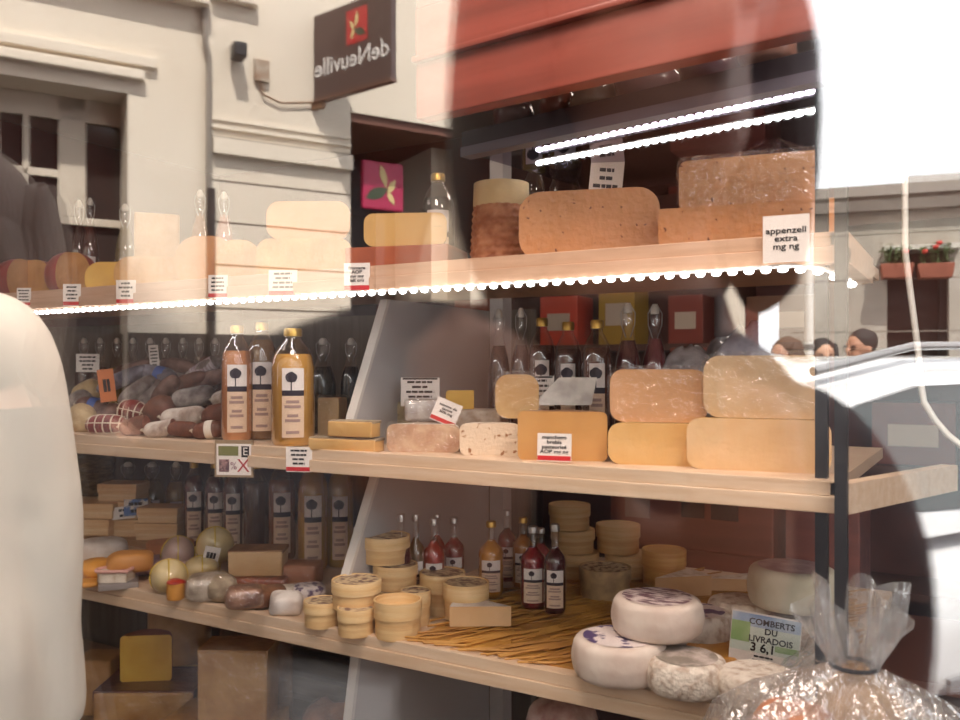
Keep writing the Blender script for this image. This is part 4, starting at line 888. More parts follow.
# ---------------------------------------------------------------- lower shelf: straw mat, round boxes, little bottles, camemberts
M_straw = mat('straw', 'd09a48', 'a06e2c', 9, .6)
bm = bmesh.new(); rg = random.Random(3)
def straw_point(u, v):
    """u along the shelf, v into it"""
    return (-1.06+u*.81, FY+.02+v*.86)
for i in range(360):
    u = rg.random(); v = rg.random()*.98
    x, y = straw_point(u, v)
    a = rg.gauss(.55, .12); l = rg.uniform(.16, .34)
    z = rg.uniform(.003, .011)
    p = [(x-l/2*math.sin(a), max(FY+.012, y-l/2*math.cos(a)), z), (x, y, z+.002), (min(-.2, x+l/2*math.sin(a)), min(2.48, y+l/2*math.cos(a)), z)]
    tube(bm, p, rg.uniform(.0016, .003), 4)
prism(bm, [straw_point(0, 0.02), straw_point(.93, .02), straw_point(1, .98), straw_point(.05, .98)], .0, .003)
tag(finish(bm, 'straw_mat', M_straw, None, (0, 0, ZL)), 'golden straw mat spread under the round boxes and white cheeses', 'straw mat')
ZS = ZL+.012
GR = 'round wooden cheese boxes on the lower shelf'
def rbox(label, px, py, w, h, zb=ZL, printed=True, lid=.45, m=None, open_=False, at=None):
    if at: x, y, s = at
    else: x, y, s = at_z(px, py, zb); r0 = w*s/2; y += r0*.75; x -= 0
    r = w*s/2; H = h*s; M = m or M_boxwood
    t = thing('round_cheese_box', label, 'cheese box', (x, y, zb), rnd.uniform(0, 6), GR)
    bm = bmesh.new(); lathe(bm, [(0, 0), (r*.94, 0), (r*.94, H*.7), (0, H*.7)], 36); finish(bm, 'box_base', M if m else M_boxbase, t, smooth=40)
    bm = bmesh.new()
    if open_: lathe(bm, [(r*.95, H*(1-lid)), (r, H*(1-lid)), (r, H), (r*.93, H), (r*.93, H*.72), (0, H*.72)], 36)
    else: lathe(bm, [(r*.92, H*(1-lid)), (r, H*(1-lid)), (r, H*.98), (r*.985, H), (r*.94, H), (r*.93, H*.965), (0, H*.965)], 36)
    finish(bm, 'box_lid', M, t, smooth=40)
    if printed and not open_:
        bm = bmesh.new(); lathe(bm, [(r*.9, H*.972), (0, H*.972)], 30); finish(bm, 'printed_label', M_printbrown, t)
    return (x, y, s, zb+H)
P = rbox('round box at the front left edge, under the tall pair', 313, 628, 38, 25)
P = rbox('round box beside the front left one, lower of a pair', 347, 637, 38, 27)
x, y, s = at_z(341, 633, ZL)
rbox('printed-lid round box on top of the front pair', 0, 0, 51, 28, zb=ZL+.047, at=(x, y+.055, s))
P = rbox('round box at the front with straw-coloured open rim', 387, 640, 49, 37, open_=True)
P = rbox('small round box tucked behind the open-rimmed one', 409, 626, 31, 34)
x, y, s = at_z(384, 618, ZL); rbox('round box in the second row, lowest of the leaning tower', 0, 0, 50, 26, at=(x, y+.05, s)); s0 = s
z1 = ZL+26*s0+.001; rbox('round box in the middle of the leaning tower', 0, 0, 46, 24, zb=z1, at=(x-.003, y+.05, s)); z2 = z1+24*s0+.001
rbox('topmost printed round box of the tower beside the divider', 0, 0, 50, 27, zb=z2, at=(x-.035, y+.055, s))
P = rbox('round box behind, in front of the red bottles', 433, 615, 47, 40)
P = rbox('round box with dark printed lid standing alone on the straw', 457, 621, 47, 36, zb=ZS)
# right rear group
x, y, s = at_z(576, 588, ZL); y = 2.2; x, t_, s, _ = at_y(576, y)
for k, (lb, w, h) in enumerate((('round box, lowest of the tallest rear stack', 46, 24), ('round box, middle of the tallest rear stack', 44, 22), ('round box, top of the tallest rear stack', 42, 24))):
    rbox(lb, 0, 0, w, h, zb=ZS+[0, 24, 46][k]*s+.001*k, at=(x-.01*k, y, s), printed=False)
x, t_, s, _ = at_y(618, 2.28)
rbox('round box, lower of the rear pair', 0, 0, 46, 22, zb=ZS, at=(x+.03, 2.28, s), printed=False); rbox('round box, upper of the rear pair', 0, 0, 44, 27, zb=ZS+22*s+.001, at=(x, 2.28, s), printed=False)
x, t_, s, _ = at_y(605, 2.05); rbox('flat round box with dusty lid in front of the rear stacks', 0, 0, 52, 28, zb=ZS, at=(x, 2.05, s), m=mat('dusty_box', 'c9a878', '9f8260', 30, .7))
x, t_, s, _ = at_y(664, 2.24); rbox('orange-lidded round box at the right end of the rear row', 0, 0, 44, 34, zb=ZS, at=(x, 2.24, s), printed=False, m=mat('orange_veneer', 'dfb268', 'c88f48', 5, .5, stretch=(1, 1, 14)))
x, t_, s, _ = at_y(556, 2.22); rbox('narrow round box behind the dark red bottles', 0, 0, 30, 34, zb=ZS, at=(x, 2.3, s), printed=False)
# brie and rear wedges
x, y, s, rz = seat(508, 628, ZS); wedge('brie_wedge', 'creamy brie wedge with white rind lying on the straw', (x+.0, y+.015, ZS), rz+1.25, 62*s, 20*s, .75, RIND['white'], PASTE['ivory'], b=.003)
x, y, s, rz = seat(655, 598, ZS); wedge('brie_wedge', 'pale soft cheese wedge at the back of the straw', (x, y, ZS), rz-.9, 60*s, 20*s, .6, RIND['bloom'], PASTE['ivory'], b=.003)
x, y, s, rz = seat(700, 590, ZS); wedge('brie_wedge', 'thin pale cheese wedge at back right of the straw', (x, y, ZS), rz-1.2, 70*s, 12*s, .5, RIND['bloom'], PASTE['ivory'], b=.003)
# little bottles
GS = 'small fruit syrup bottles on the lower shelf'
def sb(label, px, pt, pb, w, y, c, cap, zb=ZL):
    x, t_, s, rz = at_y(px, y); bottle('syrup_bottle', label, (x, y, zb), rz, w*s/2, zz(pt, t_)-zb, c, 'small', cap, .74, True, GS, 1.5)
sb('dark purple syrup bottle, leftmost against the divider', 401, 514, 0, 21, 1.70, '47202a', M_silver)
sb('green-grey syrup bottle second from the divider', 416, 514, 0, 19, 1.76, '6d5a44', M_silver)
sb('bright red syrup bottle in front of the divider group', 434, 518, 0, 23, 1.79, 'a52a2c', M_silver)
sb('red syrup bottle at the back of the divider group', 437, 514, 0, 18, 1.87, '8a2630', M_silver)
sb('dark red syrup bottle, rightmost of the divider group', 454, 517, 0, 22, 1.90, '7a2430', M_silver)
sb('orange syrup bottle with gold cap in front of the post', 491, 521, 0, 26, 1.90, 'c98a38', M_gold, ZS)
sb('dark red syrup bottle beside the orange one', 507, 510, 0, 20, 2.05, '7f2228', M_silver, ZS)
sb('orange syrup bottle with gold cap behind the red pair', 523, 517, 0, 22, 2.02, 'c07a34', M_gold, ZS)
sb('pink syrup bottle half hidden behind the red pair', 541, 528, 0, 20, 2.03, 'b0505a', M_silver, ZS)
sb('red syrup bottle, left of the front pair on straw', 533, 526, 0, 26, 1.86, '8d2028', M_silver, ZS)
sb('dark syrup bottle, right of the front pair on straw', 555, 524, 0, 23, 1.84, '4a1c26', M_silver, ZS)
# camemberts in paper
GC2 = 'soft white cheeses at the right of the lower shelf'
PAPER = mat('white_waxed_paper', 'e4d6c9', 'cdb8aa', 16, .55, bump=.35, bscale=24)
CHALK = mat('white_chalky_rind', 'e6dacb', 'a98f7c', 55, .85, bump=.5, lo=.45, hi=.75)
def disc(label, px, py, w, h, zb=ZS, m=None, printed=None, tilt=(0, 0), at=None, e=.24):
    if at: x, y, s = at
    else: x, y, s = at_z(px, py, zb); y += w*s*.33
    r = w*s/2; H = h*s
    bm = bmesh.new(); pr = wheel_profile(r, H, H*e, 5, bulge=.003); lathe(bm, pr, 44)
    for v in bm.verts:
        a = math.atan2(v.co.y, v.co.x); k = 1+.012*math.sin(5*a+px)+.008*math.sin(11*a); v.co.x *= k; v.co.y *= k
    o = tag(finish(bm, 'soft_cheese', m or PAPER, None, (x, y, zb), (tilt[0], tilt[1], 0), smooth=50), label, 'cheese', GC2)
    if printed is not None:
        bm = bmesh.new(); lathe(bm, [(r*.78, H+.0012), (0, H+.0014)], 36); finish(bm, 'printed_label', printed, o, (0, 0, 0))
    return (x, y, s, zb+H)
PURP = mat('purple_print', 'e0d2cd', '57466f', 34, .55, lo=.5, hi=.56, detail=6); PURP2 = mat('purple_brown_print', 'd9c8c2', '6b4a55', 28, .55, lo=.46, hi=.54, detail=5, stretch=(1, 3, 1))
A = disc('paper-wrapped white cheese at the front edge, lower of the stack', 608, 685, 96, 40, printed=PURP)
B = disc('chalk-white cheese under the back of the stack', 690, 652, 72, 36, m=CHALK, printed=PURP)
disc('paper-wrapped cheese with purple print lying on top of two others', 0, 0, 94, 38, zb=max(A[3], B[3])+.001, printed=PURP2, at=(A[0]+.055, A[1]+.055, A[2]*.985))
disc('white cheese with dark label, front row right of the stack', 678, 698, 82, 34, m=CHALK, printed=mat('dark_oval_print', '8f8478', 'd8c8c0', 16, .55, lo=.45, hi=.6))
disc('mottled white cheese at the front edge below the picture price card', 752, 712, 78, 34, m=CHALK)
C = disc('white cheese lower right behind the picture price card', 786, 662, 120, 30, zb=ZS, m=CHALK)
D = disc('white-grey cheese left behind the picture price card', 735, 640, 66, 36, m=CHALK)
disc('large white cheese with pinkish top under the film, highest at right', 0, 0, 92, 42, zb=max(C[3], D[3])+.002, m=mat('greenish_white_rind', 'd9d2bc', 'c2b89e', 14, .6, bump=.3), printed=mat('pinkish_print', 'd2b5b0', 'a5807f', 22, .5), at=(C[0]-.01, C[1]+.05, C[2]*1.0))
disc('flat orange-rinded cheese between the white ones', 712, 668, 66, 14, m=RIND['orange'])
x, y, s, rz = seat(765, 672, ZS)
pc = thing('picture_price_card', 'landscape price card with blue sky, green meadow and handwritten price', 'price card', (x, y-.02, ZS+.02), rz*.6)
w, h = 66*s, 50*s; pc.rotation_euler = (0, .08, rz*.6)
boxo('card', -w/2, w/2, -.0012, .0012, 0, h, M_card, pc)
for nm, x0, x1, z0, z1, c, c2 in (('blue_sky_print', -.49, .49, .72, .97, '6f9bd0', 'd5dee6'), ('pale_field_print', -.49, .49, .22, .72, 'cfdcd0', 'dfe6dc'), ('meadow_print', -.49, -.22, .4, .8, '7fae62', 'bcd0a0'), ('leaf_print', .15, .49, .3, .42, '76a45c', 'c8d8b4')):
    boxo(nm, w*x0, w*x1, -.0012-(.0006 if nm in ('blue_sky_print', 'pale_field_print') else .0010), -.0011, h*z0, h*z1, mat(nm, c, c2, 14, .5), pc)
font('COMBERTS\nDU\nLIVRADOIS', h*.17, mat('ink_grey', '3a3d44', rough=.6), pc, (w*.08, -.0026, h*.66), bold=.0003)
font('3 6,1', h*.24, M_ink, pc, (-w*.02, -.0026, h*.32), bold=.0005)
bars(pc, w*.5, h*.16, 2, y=-.0022, z0=h*.03, seed=44)
# ---------------------------------------------------------------- bottom deck
half('cheese_wedge', 'upright bright yellow wedge with reddish rind on bottom deck', 146, 642, 688, 50, 1.83, ZB+.252, RIND['redrind'], PASTE['bright'], round_=.08)
x, t_, s, rz = at_y(140, 1.80); slab('cheese_block', 'large yellow cheese block with purple-brown rind under the upright wedge', (x, 1.86, ZB), rz*.6, 98*s, .22, .25, .012, PASTE['gold'], rindm=mat('purple_brown_rind', '8a5a50', '6d453e', 14, .4), film=True)
x, t_, s, rz = at_y(180, 2.04); slab('cheese_block', 'film-wrapped yellow block behind the upright wedge', (x, 2.07, ZB), rz, 60*s, .12, .20, .01, PASTE['bright'], film=True)
x, t_, s, rz = at_y(95, 2.0); slab('cheese_block', 'pale brown cheese block beside the white coat on bottom deck', (x, 2.02, ZB), rz*.5, 40*s, .14, .2, .01, RIND['tan'])
x, t_, s, rz = at_y(228, 1.66); slab('cheese_block', 'big film-wrapped cheese block standing on another, nearest on bottom deck', (x, 1.70, ZB+.30), rz*.6, 70*s, .12, 72*s, .008, PASTE['gold'], film=True, rindm=RIND['tan'])
x, t_, s, rz = at_y(215, 1.66); slab('cheese_block', 'film-wrapped block lying under the big standing one', (x, 1.70, ZB), rz*.4, 110*s, .18, .297, .01, RIND['tan'], film=True)
x, t_, s, rz = at_y(252, 2.0); slab('cheese_block', 'dim film-wrapped block behind the big standing one', (x, 2.02, ZB), rz, 70*s, .12, .42, .01, RIND['brown'], film=True)
x, t_, s, rz = at_y(180, 2.3); slab('cheese_block', 'dim round-topped cheese at the very back of bottom deck', (x, 2.3, ZB), rz, 60*s, .12, .5, .03, RIND['tan'])
x, t_, s, rz = at_y(330, 1.9); bm = bmesh.new(); blob(bm, (0, 0, .145), 30*s, .09, .145, 24, 16, .6, wob=.05, seed=5); tag(finish(bm, 'wrapped_cheese', RIND['pink'], None, (x, 1.9, ZB), smooth=180), 'pink film-wrapped round cheese peeping at bottom edge left of divider', 'cheese')
o = COL.objects[-1] if False else bpy.data.objects['wrapped_cheese']; bm = bmesh.new(); blob(bm, (0, 0, .146), 31*s, .095, .148, 24, 16, .6, wob=.06, seed=5); finish(bm, 'plastic_wrap', M_film, o, smooth=180)
for i, (px, lb) in enumerate(((300, 'low wooden slatted crate on bottom deck left of the divider'),)):
    x, t_, s, rz = at_y(px, 2.25); t = thing('slatted_crate', lb, 'crate', (x, 2.3, ZB), 0)
    for k in range(4): boxo('slat', -.3, .3, -.02, .02, .03+.08*k, .09+.08*k, mat('old_crate_wood', '7c6850', '665440', 6, .7, stretch=(1, 8, 8)), t)
    for sx in (-.29, .27): boxo('corner_block', sx, sx+.02, .02, .04, 0, .34, mat('old_crate_wood', '7c6850'), t)
x, t_, s, rz = at_y(556, 1.62); bm = bmesh.new(); blob(bm, (0, 0, .1), 36*s, .07, .1, 24, 16, .7, wob=.04, seed=9); tag(finish(bm, 'wrapped_ham', mat('marbled_meat', '8c4f4a', 'd8c0b4', 16, .3, coat=1, coatbump=.5), None, (x, 1.66, ZB+.36), smooth=180), 'marbled wrapped ham just under the lower shelf, right of divider', 'ham')
tag(boxo('ham_stand', x-.1, x+.1, 1.58, 1.74, ZB, ZB+.36, mat('ham_stand', '4a5a48', rough=.5)), 'dark green block under the wrapped ham', 'block')
# ---------------------------------------------------------------- gift bag in cellophane at the right end
bx, t_, s, rz = at_y(852, 1.24); bz = .775
st = thing('display_stool', 'small dark stool carrying the cellophane gift basket', 'stool', (bx, 1.265, 0))
bm = bmesh.new(); lathe(bm, [(0, bz-.03), (.2, bz-.03), (.2, bz), (0, bz)], 28); finish(bm, 'seat', M_dark, st, smooth=40)
for a in (.6, 2.2, 3.7, 5.3): bm = bmesh.new(); tube(bm, [(.14*math.cos(a), .14*math.sin(a), bz-.03), (.18*math.cos(a), .18*math.sin(a), 0)], .012, 8); finish(bm, 'leg', M_dark, st)
gb = thing('gift_basket', 'gift basket in crinkled clear cellophane tied at the neck, far right', 'gift basket', (bx, 1.265, bz))
bm = bmesh.new(); lathe(bm, [(0, 0), (.15, 0), (.18, .09), (.168, .09), (.14, .012), (0, .012)], 32); finish(bm, 'basket', mat('basket_pinkish', 'c9a48a', 'a07a62', 40, .7, bump=.4), gb, smooth=50)
for i, (dx, dy, r, h, m) in enumerate(((-.07, -.05, .06, .07, RIND['pink']), (.06, -.04, .06, .06, RIND['brown']), (0, .07, .06, .08, RIND['tan']))):
    bm = bmesh.new(); blob(bm, (dx, dy, .05+h), r, r, h, 20, 12, .7); finish(bm, 'wrapped_food', m, gb, smooth=180)
bm = bmesh.new(); n = 72; rings = []
for z, r, amp in ((.0, .165, .006), (.05, .195, .012), (.1, .2, .018), (.14, .175, .022), (.18, .12, .022), (.215, .06, .014), (.235, .026, .006), (.25, .03, .008), (.285, .048, .014), (.325, .055, .02)):
    rings.append([bm.verts.new(((r+amp*math.sin(k*2*PI/n*13+z*9)+amp*.6*math.sin(k*2*PI/n*7+2-z*14))*math.cos(2*PI*k/n), (r+amp*math.sin(k*2*PI/n*13+z*9)+amp*.6*math.sin(k*2*PI/n*5+1))*math.sin(2*PI*k/n), z+(.03*math.sin(k*2*PI/n*5) if z > .3 else 0))) for k in range(n)])
for A, B in zip(rings, rings[1:]):
    for k in range(n): bm.faces.new((A[k], A[(k+1) % n], B[(k+1) % n], B[k]))
finish(bm, 'cellophane', M_cello, gb, smooth=35)
bm = bmesh.new(); tube(bm, [(.03*math.cos(a), .03*math.sin(a), .238) for a in [2*PI*k/16 for k in range(17)]], .003, 6); finish(bm, 'tie', M_ink, gb)
# flat film trailing left of the basket over the cheeses
x0, y0, s0 = at_z(835, 668, ZS+.03)
bm = bmesh.new(); g = []
for i in range(15):
    row = []
    for j in range(9):
        u = i/14; v = j/8
        row.append(bm.verts.new((x0-.13+u*.16, FY+.015+v*.22, ZL+.005+.04*math.sin(u*PI)**.8+.016*math.sin(u*23+v*6)*math.sin(v*17+u*5)+.1*u*u)))
    g.append(row)
for i in range(14):
    for j in range(8): bm.faces.new((g[i][j], g[i+1][j], g[i+1][j+1], g[i][j+1]))
tag(finish(bm, 'cellophane_sheet', M_cello, None, smooth=35), 'crinkled loose cellophane sheet over the cheeses beside the gift basket', 'cellophane')
# white cable hanging beside the posts
pts = []
for px, py in ((905, 250), (918, 350), (921, 385), (924, 402), (935, 420), (948, 435), (962, 446), (990, 470), (1040, 1400)):
    x, t_, s, _ = at_y(px, 1.7); pts.append((x, 1.7, max(0.01, zz(py, t_))))
pts = [(pts[0][0], 1.7, CH-.01)]+pts
bm = bmesh.new(); tube(bm, pts, .0055, 8); tag(finish(bm, 'power_cable', mat('white_cable', 'e6e2da', rough=.4), None, smooth=60), 'white power cable hanging from the ceiling beside the black posts', 'cable')
# ================================================================== the street, seen mirrored in the window
bm = bmesh.new()
vs = [bm.verts.new(p) for p in ((-30, -40, -.07), (30, -40, -.07), (30, 30, -.07), (-30, 30, -.07))]; bm.faces.new(vs)
struct(finish(bm, 'ground', mat('asphalt', '4a494b', '3b3a3c', 8, .9, bump=.2)))
# ---- cream shop house across the way; local x runs along it, y comes out towards the shop
O = street(-1.48, 4.5, 0); u = street_dir(.857, .515)
fa = thing('facade', 'cream painted shop house across the street with grooved boards', 'building', O, math.atan2(u.y, u.x))
def fk(px):
    a = (px-480)/F; k = (a*4.5+1.48)/(.857-.515*a); return k, 4.5+.515*k
def fz(px, py): k, Z = fk(px); return EYE+(HOR-py)/F*Z
M_cream = mat('cream_render', 'e3d8c8', 'dccfbd', 1.2, .85)
M_cream2 = mat('cream_paint', 'dfd3c2', rough=.6)
k0, kw, kj, kd0, kd1, kp, kq = -4.2, fk(127)[0], fk(207)[0], fk(350)[0], fk(470)[0], fk(745)[0], fk(770)[0]
zw, zd = fz(127, 93), 2.91
kwl = -1.75
bm = bmesh.new()
for a, b, z0, z1 in ((k0, kwl, 0, 6.5), (kwl, kw, zw, 6.5), (kwl, kw, 0, .5), (kw, kd0, 0, 6.5), (kd0, kd1, zd, 6.5), (kd1, kp, 0, 6.5), (kp, kq+.05, 2.6, 6.5)):
    box(bm, a, b, -.3, 0, z0, z1)
finish(bm, 'wall', M_cream, fa)
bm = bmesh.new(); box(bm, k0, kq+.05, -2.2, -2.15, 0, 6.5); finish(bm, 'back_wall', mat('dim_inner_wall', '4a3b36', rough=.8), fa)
bm = bmesh.new(); box(bm, kw, kd0-.002, 0, .04, 0, 1.6); box(bm, k0, kwl, 0, .04, 0, 1.6); box(bm, kwl, kw, -.2, -.16, 0, 1.6); finish(bm, 'added_dark_base', mat('added_base_dark', '4a3e38', rough=.6), fa)  # dark base added to keep the wall's bright reflection off the shelves
bm = bmesh.new()                                          # moulding round the window head
za, zb_ = fz(140, 67.5), fz(140, 82)
box(bm, kwl-.3, fk(155)[0], 0, .035, za, za+.055, .006); box(bm, kwl-.3, fk(143)[0], 0, .05, zb_, zb_+.05, .008)
finish(bm, 'window_moulding', M_cream2, fa)
z1 = fz(205, 10); bm = bmesh.new(); box(bm, k0, fk(206)[0], 0, .09, z1, z1+.12, .01); finish(bm, 'cornice', M_cream2, fa)
bm = bmesh.new(); z2 = fz(240, 6); box(bm, fk(209)[0], fk(255)[0], 0, .06, z2, z2+.1, .01); finish(bm, 'cornice', M_cream2, fa)
bm = bmesh.new()                                          # boards and grooves right of the downpipe
for py, d, h in ((128, .012, .02), (136, .02, .02), (155, .045, .085), (186, .0, .0), (225, 0, 0), (262, 0, 0)):
    z = fz(280, py)
    if h: box(bm, kj+.02, kd0, 0, d, z-h/2, z+h/2, .004)
finish(bm, 'fascia_moulding', M_cream2, fa)
bm = bmesh.new()
for py in (134, 145, 187, 227, 268, 310): z = fz(280, py); box(bm, kj+.02, kd0, 0, .002, z-.004, z+.004)
finish(bm, 'groove', mat('groove_shadow_gap', '7d7266', rough=.9), fa)
bm = bmesh.new(); tube(bm, [(kj, .03, 0), (kj, .03, fz(207, 60)), (kj-.02, .03, fz(207, 40)), (kj-.02, .03, 4.2)], .016, 8); finish(bm, 'downpipe', mat('pipe_grey', '8a8178', rough=.5), fa)
bm = bmesh.new(); tube(bm, [(kj+.005, .05, fz(207, 190)), (kj+.005, .05, fz(207, 360))], .024, 8); finish(bm, 'downpipe_foot', mat('pipe_dark', '3c322e', rough=.5), fa)
# window with small panes
bm = bmesh.new()
for a, b, z0, z1 in ((kwl, kw, zw-.12, zw), (kw-.3, kw-.17, 2.2, zw), (kwl, kwl+.06, .5, zw), (kw-.62, kw-.56, 2.2, zw), (kw-.46, kw-.43, 2.2, zw-.1), (kw-.56, kw-.3, zw-.42, zw-.38), (kwl, kw-.6, zw-.42, zw-.38), (kw-1.0, kw-.96, 2.2, zw), (kwl, kw, 2.16, 2.2)): box(bm, a, b, -.28, -.22, z0, z1, .004)
finish(bm, 'window_frame', mat('cream_window_paint', 'cfc3b2', rough=.5), fa)
bm = bmesh.new(); box(bm, kwl, kw, -.25, -.245, .5, zw); finish(bm, 'window_pane', mat('dark_pane', '3b3330', rough=.08), fa)
bm = bmesh.new(); box(bm, kwl, kw-.3, -.5, -.46, .5, zw-.42); finish(bm, 'red_curtain', mat('red_curtain', '6b2a24', rough=.9), fa)
# shop doorway with its pink panel
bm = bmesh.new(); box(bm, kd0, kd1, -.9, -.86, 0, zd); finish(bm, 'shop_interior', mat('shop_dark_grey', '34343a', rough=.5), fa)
bm = bmesh.new(); box(bm, kd0, kd1, -.86, -.02, zd-.05, zd); finish(bm, 'soffit', mat('soffit_brown', '6b4132', rough=.6), fa)
bm = bmesh.new(); box(bm, kd1-.12, kd1, -.85, -.3, 0, zd-.05); finish(bm, 'door_jamb', mat('jamb_cream', 'cfc4b2', rough=.6), fa)
pk0, pk1 = fk(377)[0], fk(419)[0]
pp = thing('pod_panel', 'pink square panel with a cocoa pod and leaves in the shop doorway', 'panel', (0, 0, 0))
pp.parent = None; pp.matrix_world = Matrix.LocRotScale(Vector(O), Euler((0, 0, fa.rotation_euler[2])), None)
zc = fz(398, 179); pw_, ph_ = (pk1-pk0), .30; pc_ = (pk0+pk1)/2
boxo('panel', pc_-pw_/2, pc_+pw_/2, -.26, -.22, zc-ph_/2, zc+ph_/2, mat('pink_panel', 'b02450', rough=.4), pp, .012)
boxo('stand', pc_-.03, pc_+.03, -.3, -.27, 0, zc, M_dark, pp)
def leaf(name, cx, cz, l, w, ang, m, yy=-.217):
    bm = bmesh.new(); n = 12
    vs = []
    for k in range(2*n):
        q = k/n; tq = q if q <= 1 else 2-q; sgn = 1 if q <= 1 else -1
        a = (tq-.5)*l; b = sgn*w*math.sin(PI*tq)
        vs.append(bm.verts.new((cx+a*math.cos(ang)-b*math.sin(ang), yy, cz+a*math.sin(ang)+b*math.cos(ang))))
    bmesh.ops.remove_doubles(bm, verts=vs, dist=1e-6)
    bm.faces.new([v for v in bm.verts]); return finish(bm, name, m, pp)
M_leaf = mat('leaf_cream', 'd9c48a', rough=.6); M_pod = mat('pod_green', '3c4a35', rough=.6)
leaf('pod', pc_-.045, zc-.05, .17, .035, math.radians(25), M_pod); leaf('leaf', pc_+.0, zc+.06, .15, .022, math.radians(105), M_leaf); leaf('leaf', pc_+.055, zc+.0, .11, .02, math.radians(60), M_leaf); leaf('leaf', pc_+.05, zc-.07, .1, .018, math.radians(120), M_leaf)
boxo('side_door', kp, kq+.04, -.2, -.15, 0, 2.6, mat('dark_red_door', '5a2c26', rough=.4), fa)
# wall lamp, junction box, cable, sign
k, Z = fk(234); z = fz(234, 54)
wl = thing('wall_lamp', 'small black wall lamp on the cream shop house', 'lamp', O, fa.rotation_euler[2])
boxo('lamp_head', k-.035, k+.035, .03, .13, z-.05, z+.03, M_dark, wl, .012); boxo('bracket', k-.012, k+.012, 0, .04, z+.0, z+.05, M_dark, wl)
k, Z = fk(262); z = fz(262, 70)
jb = thing('junction_box', 'rusty grey junction box with cable beside the hanging sign', 'junction box', O, fa.rotation_euler[2])
boxo('box_body', k-.05, k+.03, 0, .03, z-.07, z+.05, mat('junction_grey', 'b5a999', '8d6a50', 12, .7), jb, .004)
bm = bmesh.new(); tube(bm, [(k-.02, .02, z-.07), (k-.0, .02, z-.14), (k+.1, .02, z-.17), (fk(312)[0], .02, fz(312, 103))], .006, 6); finish(bm, 'cable', mat('rusty_cable', '8a6a52', rough=.8), jb)
ks, Zs = fk(313); sp = street(-1.48+.857*ks, Zs, 0); sd = street_dir(.786, -.619)
W_, H_ = .605, .475; zb0 = EYE+(HOR-102)/F*Zs
sg = thing('shop_sign', 'dark projecting shop sign with red emblem lettered deNeuville', 'sign', (sp.x+sd.x*.025, sp.y+sd.y*.025, zb0), math.atan2(-sd.y, -sd.x))
boxo('panel', -W_, 0, -.02, .02, 0, H_, mat('sign_dark_brown', '4a3532', '57423e', 1.5, .35), sg, .004)
boxo('frame_edge', -W_, 0, -.024, .024, -.012, .006, mat('sign_bronze', '6b4a3c', rough=.4), sg); boxo('bracket', -.06, 0.028, -.015, .015, -.045, -.01, mat('rusty_cable', '8a6a52'), sg)
boxo('red_emblem', -.43+.0, -.27, -.0225, -.02, .245, .43, mat('sign_emblem_red', 'b8282a', rough=.4), sg)
for (cx, cz, l, w, ang, mm) in ((-.375, .30, .1, .02, 25, M_pod), (-.35, .37, .09, .014, 105, M_leaf), (-.315, .345, .07, .012, 60, M_leaf), (-.32, .30, .06, .012, 120, M_leaf)):
    o = leaf('leaf', cx, cz, l, w, math.radians(ang), mm, -.0235); o.parent = sg
font('deNeuville', .135, mat('sign_letter_white', 'e8e4e2', rough=.4), sg, (-.305, -.0225, .165), bold=.0015)
# ---- stone wall closing the street, with a window and flower boxes
O2 = street(2.36, 6.80, 0); u2 = street_dir(.936, -.352)
fb = thing('stone_building', 'grey stone wall with ledge and a dark window, beyond the parked car', 'building', O2, math.atan2(u2.y, u2.x))
def gk(px):
    a = (px-480)/F; k = (6.78*a-2.31)/(.936+.352*a); return k, 6.78-.352*k
def gz(px, py): k, Z = gk(px); return EYE+(HOR-py)/F*Z
M_stone = mat('grey_stone', 'c9c1b5', 'aea598', 2.2, .9, bump=.3, detail=8)
wa, wb = gk(882)[0], gk(944)[0]; wt = gz(910, 250)
bm = bmesh.new()
for a, b, z0, z1 in ((.03, wa, 0, 2.78), (wa, wb, wt, 2.78), (wb, 4.5, 0, 2.78), (wa, wb, 0, .9)): box(bm, a, b, -.3, 0, z0, z1)
finish(bm, 'wall', M_stone, fb)
boxo('ledge', .12, 4.5, -.35, .08, 2.62, 2.70, mat('dark_ledge', '8a8178', '766e66', 3, .9), fb); boxo('coping', .12, 4.5, -.35, .05, 2.74, 2.82, mat('pale_coping', 'a39b92', rough=.9), fb)
bm = bmesh.new()
for z in (.9, 1.3, 1.7, 2.1, 2.45): box(bm, .12, 4.5, -.01, .0015, z-.004, z+.004)
finish(bm, 'mortar_line', mat('mortar_dark', '8d857a', rough=.9), fb)
boxo('window_glass', wa, wb, -.2, -.18, .9, wt, mat('dark_pane', '3b3330'), fb); boxo('window_frame', wb-.05, wb, -.18, -.1, .9, wt, mat('dark_frame', '2f2b28', rough=.5), fb)
boxo('window_head', wa-.03, wb+.07, 0, .08, wt-.0, wt+.035, mat('pale_awning', 'dcd6cc', rough=.7), fb)
boxo('side_building', 1.0, 4.5, -1.2, -.5, 0, 2.98, mat('pale_plaster', 'd9d6d2', rough=.9), fb)
rz2 = fb.rotation_euler[2]
def on_wall(k, out, z): return Vector((O2.x, O2.y, z))+u2*k+Vector((-u2.y, u2.x, 0))*out
